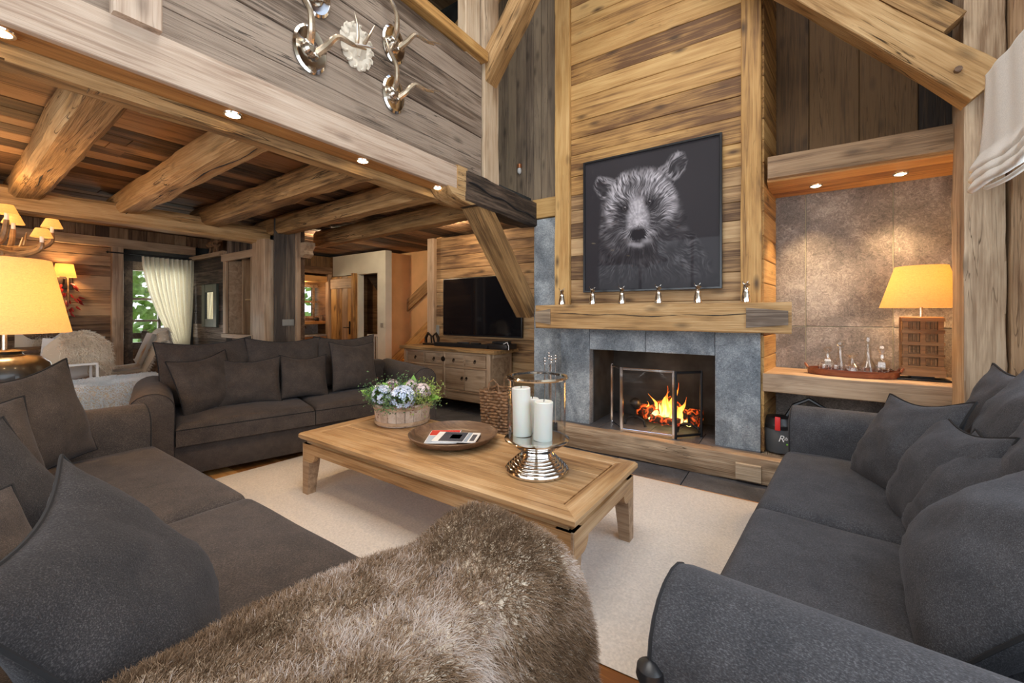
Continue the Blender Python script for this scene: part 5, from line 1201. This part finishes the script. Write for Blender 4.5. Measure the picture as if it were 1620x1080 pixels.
def smooth_path(pts, rad, n=4):
    P_ = [Vector(p) for p in pts]; out = []; ro = []
    for i in range(len(P_)-1):
        p0, p1, p2, p3 = P_[max(0, i-1)], P_[i], P_[i+1], P_[min(len(P_)-1, i+2)]
        for k in range(n):
            t = k/n; out.append(.5*((2*p1)+(p2-p0)*t+(2*p0-5*p1+4*p2-p3)*t*t+(3*p1-p0-3*p2+p3)*t**3)); ro.append(rad[i]*(1-t)+rad[i+1]*t)
    out.append(P_[-1]); ro.append(rad[-1]); return out, ro
# ------------------------------------------------------------------ antler trophies and plaque on the parapet
def trophy(label, y, z, s=1.0, a1=None, a2=None, rough=False):
    t = thing('antler_trophy', label, 'trophy', (-2.372, y, z), 0, 'antler trophies on the parapet')
    prof = [(0, 0), (.095*s, 0), (.1*s, .008), (.088*s, .018), (.07*s, .014), (0, .016)]
    MB().lathe(prof, 32, sx=1.25, sy=.92).build('shield', M['silver'], t, rot=(0, PI/2, 0))
    MB().lathe([(.035*s, .01), (.04*s, .025), (.03*s, .045), (0, .05)], 16).build('skull_cap', M['pewter'], t, rot=(0, PI/2, 0))
    for p, k in ((a1 or [(.03, -.015, .02), (.07, -.03, .06), (.09, -.05, .14), (.07, -.085, .22), (.05, -.1, .3)], 0), (a2 or [(.03, .02, -.02), (.075, .05, .02), (.11, .09, .075), (.12, .17, .075), (.11, .26, .1)], 1)):
        q = [Vector(a)*s for a in p]; o = MB().tube(*smooth_path(q, [.02*s, .018*s, .015*s, .012*s, .005*s]), 8).build('antler', M['gilt'], t)
        MB().tube([q[3], q[3]+(q[4]-q[3])*.5+Vector((.02, .025, .01))*s, q[3]+(q[4]-q[3])*.8+Vector((.03, .05, .015))*s], [.009*s, .006*s, .003*s], 6).build('tine', M['gilt'], o)
        MB().lathe([(.02*s, -.006), (.026*s, 0), (.02*s, .006)], 12).build('burr', M['silver'], o, q[0], (0, .9, 0))
trophy('silver shield with two antlers left of the white plaque', 1.345, 2.87, 1.15)
trophy('silver shield with spread antlers right of the white plaque, upper one', 1.965, 3.235, 1.1)
trophy('silver shield with antlers lowest on the grey parapet boards', 1.965, 2.875, 1.08)
trophy('silver shield cut by the picture edge, highest above the left antlers', 1.375, 3.22, 1.1)
pq = thing('rococo_plaque', 'ivory scrolled rococo plaque with small pale horns on the parapet', 'plaque', (-2.372, 1.66, 3.055))
MB().lathe([(0, .03), (.05, .028), (.07, .012), (.085, .02), (.105, .016), (.118, .006), (.118, 0), (0, 0)], 64, sx=1.2, sy=.95, wob=lambda a, z: 1+.09*abs(math.sin(4.5*a))+.04*math.sin(13*a)).build('shield', M['plaque'], pq, rot=(0, PI/2, 0))
for i in range(14):
    a = 2*PI*i/14; cx_, cz_ = .1*math.cos(a), .125*math.sin(a)
    MB().tube([(.012+.006*math.sin(k), cx_+.024*math.cos(a+k*.9)*(1-k*.12), cz_+.024*math.sin(a+k*.9)*(1-k*.12)) for k in range(7)], [.008, .009, .009, .008, .007, .006, .004], 6).build('scroll', M['plaque'], pq)
for s in (-1, 1): MB().tube([(.03, s*.015, -.01), (.06, s*.03, .03), (.085, s*.05, .09), (.09, s*.075, .15)], [.014, .012, .008, .003], 8).build('horn', M['gilt'], pq)
MB().tube([(.025, 0, -.07), (.04, 0, -.02), (.035, 0, .03)], [.01, .022, .018], 8).build('skull', M['plaque'], pq)

# ------------------------------------------------------------------ white roman blind
rb = thing('roman_blind', 'gathered white linen roman blind hanging beside the split grey post', 'blind', (.9, 0, 0))
def blind(u, v):
    y = 3.36-1.5*u; zt, zb = 2.62, 2.2
    e = math.exp(-u*7); x = .004*math.sin(y*13+v)+.003*math.sin(y*31+v*3); sag = -.02*math.sin(u*7)
    if v <= .5:
        k = v/.5; z = zt+(zb-zt)*k; yy = y+.1*e*k**2
    else:
        k = (v-.5)/.5*3; i = min(2, int(k)); f_ = k-i
        z = zb-.055*i-.075*math.sin(f_*PI)**.8-.055*f_*.6-.01*math.sin(y*9+i); x += -.055*math.sin(f_*PI)-.012*i+.02*f_
        yy = y+(.1-.03*i-.02*math.sin(f_*PI))*e
    return (x, yy, z+sag*v)
bo = MB().grid(blind, 90, 90).build('fabric', M['linen'], rb, smooth=180)
sm = bo.modifiers.new('cloth thickness', 'SOLIDIFY'); sm.thickness = .012
beam('head_rail', (.05, 1.86, 2.6), (.05, 3.34, 2.6), .04, .04, M['side'], rb)
MB().tube([(-.01, 3.36-1.45*i/20, 1.995-.02*math.sin(7*i/20)) for i in range(21)], .012, 6).build('hem_rod', M['linen'], rb)

# ------------------------------------------------------------------ dining end things
cn = thing('curtain', 'cream curtain tied back beside the glazed dining door', 'curtain', (-7.78, 0, 0))
def curt(u, v):
    ztop, ztie = 2.13, .72
    y0, y1 = 1.9, 2.53
    z = 2.13-2.1*v
    if z > ztie:
        t = (ztop-z)/(ztop-ztie); g_ = t**1.7
        a, b_ = y0+(2.33-y0)*g_, y1-(.06)*g_
    else:
        t = (ztie-z)/ztie; a, b_ = 2.33-.03*t, 2.47+.03*t
    w_ = (b_-a)/.63
    return (.035*math.sin(u*2*PI*11)*(.45+.55*w_)+.01*math.sin(u*31+v*4), a+(b_-a)*u, z)
MB().grid(curt, 150, 50).build('fabric', M['curtain'], cn, smooth=180)
MB().tube([(.05*math.cos(a), 2.4+.085*math.sin(a), .72+.05*math.sin(a)) for a in [2*PI*i/16 for i in range(17)]], .014, 6).build('tieback', M['iron'], cn)
cr_ = thing('curtain_rod', 'thin iron curtain rod above the glazed dining door', 'curtain rod', (-7.78, 0, 2.15)); MB().tube([(0, 1.55, .0), (0, 2.58, 0)], .009, 8).build('rod', M['iron'], cr_); MB().lathe([(0, -.02), (.02, 0), (0, .02)], 10).build('finial', M['iron'], cr_, (0, 1.54, 0))
sc_ = thing('wall_sconce', 'small wall sconce with glowing shade on the brown dining boards', 'lamp', (-7.86, 1.13, 1.75))
MB().rbox(0, .02, -.09, .09, -.13, .06, .006, 1).build('back_plate', M['bronze'], sc_); MB().tube([(.02, 0, -.05), (.08, 0, -.06), (.1, 0, 0)], .012, 6).build('arm', M['bronze'], sc_)
o = shade(sc_, 0, .17, .11, .08, M['shade_small'], 24); o.location = (.12, 0, .02); MB().lathe([(0, .04), (.02, .06), (0, .1)], 10).build('bulb', M['bulb'], sc_, (.12, 0, .02))
point('sconce_light', (-7.7, 1.13, 1.86), 7, WARM, .04)
cp = thing('chili_garland', 'bunch of dark red dried chilies hanging below the sconce', 'garland', (-7.83, 1.17, 1.6))
for i in range(46):
    a = rnd.uniform(0, 2*PI); z = rnd.uniform(-.3, .1); r_ = .1*math.sqrt(max(.05, 1-((z+.1)/.22)**2))
    p = Vector((.05+.04*math.cos(a), r_*math.sin(a), z)); d = Vector((rnd.uniform(0, .5), math.sin(a)*.6, rnd.uniform(-1, -.1))).normalized()
    MB().tube([p, p+d*.035, p+d*.07+Vector((0, 0, .008))], [.011, .012, .003], 6).build('chili', M['chili'], cp)
MB().tube([(.03, 0, .22), (.04, 0, .0), (.05, 0, -.2)], .008, 6).build('string', M['wicker'], cp)
pf_ = thing('wall_mirror', 'upright dark green framed mirror on the grey picture wall', 'mirror', (-7.2, 2.553, 1.42))
MB().box(-.27, .27, -.006, 0, -.32, .32).build('backing', M['green_frame'], pf_, smooth=0); MB().box(-.15, .15, -.012, -.006, -.2, .2).build('glass', M['mirror'], pf_, smooth=0)
for x in (-.21, .21): MB().rbox(x-.06, x+.06, -.03, 0, -.32, .32, .005, 1).build('frame_bar', M['green_frame'], pf_)
for z in (-.26, .26): MB().rbox(-.15, .15, -.028, 0, z-.06, z+.06, .005, 1).build('frame_bar', M['green_frame'], pf_)
sg = thing('wooden_animal', 'rustic wooden animal figure standing on the picture wall cap board', 'figure', (-7.25, 2.6, 2.196))
MB().tube([(-.13, 0, .15), (0, 0, .16), (.13, 0, .155)], [.05, .062, .05], 10).build('body', M['wicker'], sg)
for x in (-.11, -.08, .08, .11): MB().tube([(x, .02*(1 if x*100 % 2 else -1), 0), (x, 0, .13)], .015, 6).build('leg', M['wicker'], sg)
MB().tube([(.12, 0, .17), (.19, 0, .21), (.25, 0, .18)], [.035, .035, .02], 8).build('head', M['wicker'], sg)
# antler chandelier
chd = thing('chandelier', 'antler chandelier with small glowing shades over the dining end', 'chandelier', (-4.75, .12, 1.86))
MB().tube([(0, 0, .66), (0, 0, .1)], .01, 6).build('chain', M['iron'], chd); MB().lathe([(0, -.06), (.04, -.03), (.05, .02), (.03, .08), (0, .1)], 14).build('hub', M['antler'], chd)
cl_ = [(.12, .42, -.06, .05), (.05, .48, .0, .1), (-.05, .3, -.05, .2), (.2, .25, 0, .16), (-.3, .15, 0, .1), (-.25, -.3, 0, .1), (.2, -.35, 0, .1), (.38, .02, -.02, .12)]
for i, (x, y, z, h) in enumerate(cl_):
    p1 = Vector((x, y, z)); q = Vector((x, y, 0)).normalized(); sdv = Vector((-q.y, q.x, 0))
    a = MB().tube(*smooth_path([(0, 0, .0), q*.15+Vector((0, 0, -.07)), p1*.7+sdv*.03+Vector((0, 0, -.09)), p1+Vector((0, 0, -.03)), p1+q*.02+Vector((0, 0, h*.6))], [.028, .03, .026, .02, .014]), 8).build('antler', M['antler'], chd)
    MB().tube([p1*.6+Vector((0, 0, -.09)), p1*.75+sdv*.1+Vector((0, 0, -.05)), p1*.78+sdv*.13+Vector((0, 0, .06))], [.018, .014, .004], 7).build('tine', M['antler'], a)
    MB().tube([p1*.4+Vector((0, 0, -.09)), p1*.45-sdv*.09+Vector((0, 0, -.03)), p1*.45-sdv*.12+Vector((0, 0, .09))], [.018, .014, .004], 7).build('tine', M['antler'], a)
    c_ = p1+q*.02+Vector((0, 0, h*.6)); MB().tube([c_, c_+Vector((0, 0, .05))], .011, 8).build('candle_tube', M['wax'], chd)
    o = shade(chd, 0, .065, .06, .034, M['shade_small'], 20); o.location = c_+Vector((0, 0, .04)); MB().lathe([(0, .0), (.014, .015), (0, .04)], 8).build('bulb', M['bulb'], chd, c_+Vector((0, 0, .05)))
point('chandelier_light', (-4.75, .25, 2.12), 8, WARM, .12)
# dining platform, table, chairs with sheepskins
dp = struct('trim_3')
for i in range(8): beam('plank', (-7.9, -.3+i*.33, .1), (-5.7, -.3+i*.33, .1), .326, .2, M['orange'], dp)
dt = thing('dining_table', 'small dark topped dining table against the brown end wall', 'table', (-7.25, .85, .2))
MB().rbox(-.35, .35, -.5, .5, .66, .7, .006).build('tabletop', M['bowl'], dt)
for sx_ in (-1, 1):
    for sy_ in (-1, 1): beam('leg', (sx_*.3, sy_*.45, 0), (sx_*.3, sy_*.45, .66), .05, .05, M['bowl'], dt, up=(1, 0, 0))
wf = thing('stool_frame', 'open white metal stool frame before the back turned sheepskin chair', 'stool', (-5.78, .895, .0))
for sx_ in (-1, 1):
    for sy_ in (-1, 1): MB().box(sx_*.13-.009, sx_*.13+.009, sy_*.15-.009, sy_*.15+.009, 0, .8).build('leg', M['white_metal'], wf, smooth=0)
    MB().box(sx_*.13-.009, sx_*.13+.009, -.15, .15, .8, .82).build('rail', M['white_metal'], wf, smooth=0); MB().box(-.13, .13, sx_*.15-.009, sx_*.15+.009, .8, .82).build('rail', M['white_metal'], wf, smooth=0)
def skin(name, parent, fn, nu, nv, n, ln, c0, c1, seed, bands=None, r_=.0016):
    me = MB().grid(fn, nu, nv).mesh(name, M['hide'], 180); o = bpy.data.objects.new(name, me); C.objects.link(o); 
    if parent: o.parent = parent
    P, N_ = surf_sample(me, n, seed); g_ = np.random.default_rng(seed)
    if N_[:, 2].mean() < 0: N_ = -N_
    both = g_.random(len(P)) < .25; N_[both] *= -1
    t = np.clip(np.array([noise.noise(Vector((float(p[0])*5, float(p[1])*5, float(p[2])*5+seed))) for p in P])*.9+.5+g_.normal(0, .12, len(P)), 0, 1)[:, None]
    col = np.array(c0)*(1-t)+np.array(c1)*t
    if bands is not None: k = bands(P)[:, None]; col = col*(1-k)+np.array((.62, .3, .1))*k
    fur_curves('fleece', P, N_, ln, r_, col, M['fur'], o, rand=.45, droop=.5, seed=seed); return o
def shell_chair(label, loc, rz, zs=.2):
    t = thing('dining_chair', label, 'chair', (*loc, zs), rz, 'shell chairs at the dining table')
    def sh(u, v):
        a = (u-.5)*2; s = v
        if s < .55: y = .2-.42*(s/.55); z = .43-.02*math.sin(s/.55*PI)
        else: k = (s-.55)/.45; y = -.22-.14*k; z = .43+.42*k**.9
        z += .07*a*a*(1 if s < .6 else .2); y += .06*a*a*(s > .55)
        return (a*.23*(1-.15*max(0, s-.7)), y, z)
    b = MB().grid(sh, 14, 18); b.build('shell', M['white_metal'], t, smooth=180)
    for sx_ in (-1, 1):
        for yy in (-.2, .18): MB().tube([(sx_*.12, yy*.5, .41), (sx_*.2, yy*1.15, 0)], .009, 6).build('leg', M['white_metal'], t)
    return t
CH = [('white shell chair behind the big lamp, back turned, under a draped sheepskin', (-6.3, .95), math.radians(90)), ('white shell chair in side view by the glazed door under a tan sheepskin', (-6.45, 1.34), math.radians(172)), ('white shell chair against the dining wall with a sheepskin top', (-7.55, .95), math.radians(-90))]
for i, (lab, loc, rz) in enumerate(CH):
    c = shell_chair(lab, loc, rz)
    cs, sn = math.cos(rz), math.sin(rz)
    def hide(u, v, L_=loc, cs=cs, sn=sn, i=i):
        a = (u-.5)*2; s = v
        if s < .18: k = s/.18; y = -.46-.02*(1-k); z = .6+.3*k      # hangs down the back
        elif s < .62: k = (s-.18)/.44; y = -.4+.19*k**.8; z = .9-.42*k+.0; y += 0
        else: k = (s-.62)/.38; y = -.21+.46*k; z = .48-.02*k
        if .15 < s < .25: z += .03
        w_ = .225 if s < .6 else .21
        w_ *= 1+.12*math.sin(s*17+i)
        z += -.14*abs(a)**2.5*(1 if s < .6 else .3)+.02*noise.noise(Vector((a*2, s*5, i)))
        x = a*w_
        return (L_[0]+x*cs-y*sn, L_[1]+x*sn+y*cs, z+.2)
    o = skin('sheepskin', None, hide, 18, 30, 9000, .045, (.62, .5, .36) if i != 1 else (.72, .62, .5), (.9, .84, .74), 30+i, (lambda P: np.clip(1-np.abs(P[:, 2]-.86)/.07, 0, 1)*.8) if i == 1 else None, .0022)
    tag(o, ['cream sheepskin draped over the back turned dining chair', 'white and tan sheepskin over the side view dining chair', 'pale sheepskin topping the chair against the dining wall'][i], 'sheepskin', 'sheepskins on the dining chairs', 'thing')
sn_ = thing('bench', 'low bench behind the sofas under a bluish white fur cover', 'bench', (-5.3, 1.02, 0))
MB().rbox(-.32, .32, -.46, .46, .48, .64, .03).build('seat', M['felt_dark'], sn_)
for sx_ in (-1, 1):
    for sy_ in (-1, 1): beam('leg', (sx_*.26, sy_*.4, 0), (sx_*.26, sy_*.4, .49), .06, .06, M['bowl'], sn_, up=(1, 0, 0))
def bf(u, v):
    a, c = (u-.5)*2, (v-.5)*2; e = max(abs(a), abs(c))
    return (-5.3+a*.37, 1.02+c*.51, .675+.015*noise.noise(Vector((a*3, c*3, 2)))-.2*max(0, e-.88)/.12*1.0)
o = skin('fur_cover', None, bf, 26, 26, 26000, .04, (.6, .68, .74), (.88, .92, .95), 41, None, .002); tag(o, 'bluish white fur cover spread over the low bench behind the sofas', 'throw', None, 'thing')
wkb = thing('domed_basket', 'dark domed wicker basket with a stick knob behind the far left sofa', 'basket', (-5.05, 2.32, .62))
MB().lathe([(0, 0), (.27, 0), (.29, .08), (.27, .17), (.2, .24), (.1, .275), (0, .285)], 28).build('lid', M['wicker'], wkb); MB().tube([(0, 0, .28), (.01, 0, .35)], [.014, .01], 6).build('knob', M['wicker'], wkb)
for k in range(6): MB().lathe([(.29-.012*k*k*.3, .06+.035*k-.008), (.302-.012*k*k*.3, .06+.035*k), (.29-.012*k*k*.3, .06+.035*k+.008)], 28, ring=True).build('woven_band', M['wicker'], wkb)
pd_ = thing('pedestal', 'plain dark pedestal under the domed wicker basket', 'stand', (-5.05, 2.32, 0)); MB().rbox(-.2, .2, -.2, .2, .58, .62, .006).build('top', M['bowl'], pd_); MB().box(-.17, .17, -.17, .17, 0, .58).build('body', M['bowl'], pd_, smooth=0)
# glossy knob at the lower edge of the picture
kb = thing('walking_stick', 'black walking stick with a glossy ball knob against the right sofa arm', 'stick', (-.243, .868, 0))
MB().tube([(0, 0, 0), (0, 0, .52)], [.009, .011], 8).build('shaft', M['iron'], kb); MB().lathe([(0, .5), (.016, .505), (.014, .52), (.022, .53), (.029, .548), (.027, .566), (.012, .578), (0, .58)], 20).build('knob', M['black'], kb)

# ------------------------------------------------------------------ outdoors
ex = tag(MB().box(-60, -8.9, -40, 50, -.35, -.3).build('meadow', M['lawn'], smooth=0), None, None, None, 'structure')
rl = thing('balcony_railing', 'weathered balcony railing outside the glazed dining door', 'railing', (-9.3, 2.3, -.3))
for z in (.75, 1.0, 1.22): MB().box(-.02, .02, -1.6, 1.6, z-.05, z+.05).build('rail', M['greyboard'], rl, smooth=0)
for y in (-1.5, 0, 1.5): MB().box(-.04, .04, y-.04, y+.04, 0, 1.3).build('post', M['greyboard'], rl, smooth=0)
for i, (x, y, s, lab) in enumerate(((-13.5, 3.4, 1.3, 'leafy green tree outside the dining door, nearer one'), (-14.5, 8.4, 1.5, 'leafy green tree seen through the kitchenette window'), (-17.5, 2.9, 1.8, 'leafy green tree in the meadow beyond the railing'))):
    t = thing('tree', lab, 'tree', (x, y, -.3), group='trees in the meadow'); MB().tube([(0, 0, 0), (.05, 0, s)], [.16, .09], 8).build('trunk', M['wicker'], t)
    b = MB()
    for k in range(280):
        d = Vector((rnd.gauss(0, 1), rnd.gauss(0, 1), rnd.gauss(0, 1))).normalized()*s*rnd.uniform(.5, 1)**.5; p = Vector((d.x*.75, d.y*.75, s*1.5+d.z*.8)); e = Vector((rnd.gauss(0, 1), rnd.gauss(0, 1), rnd.gauss(0, 1))).normalized(); f_ = e.orthogonal()
        b.add([p-e*.14, p+f_*.09, p+e*.16, p-f_*.09], [(0, 1, 2, 3)])
    tag(b.build('foliage', M['tree'], t, smooth=0), kind='stuff')
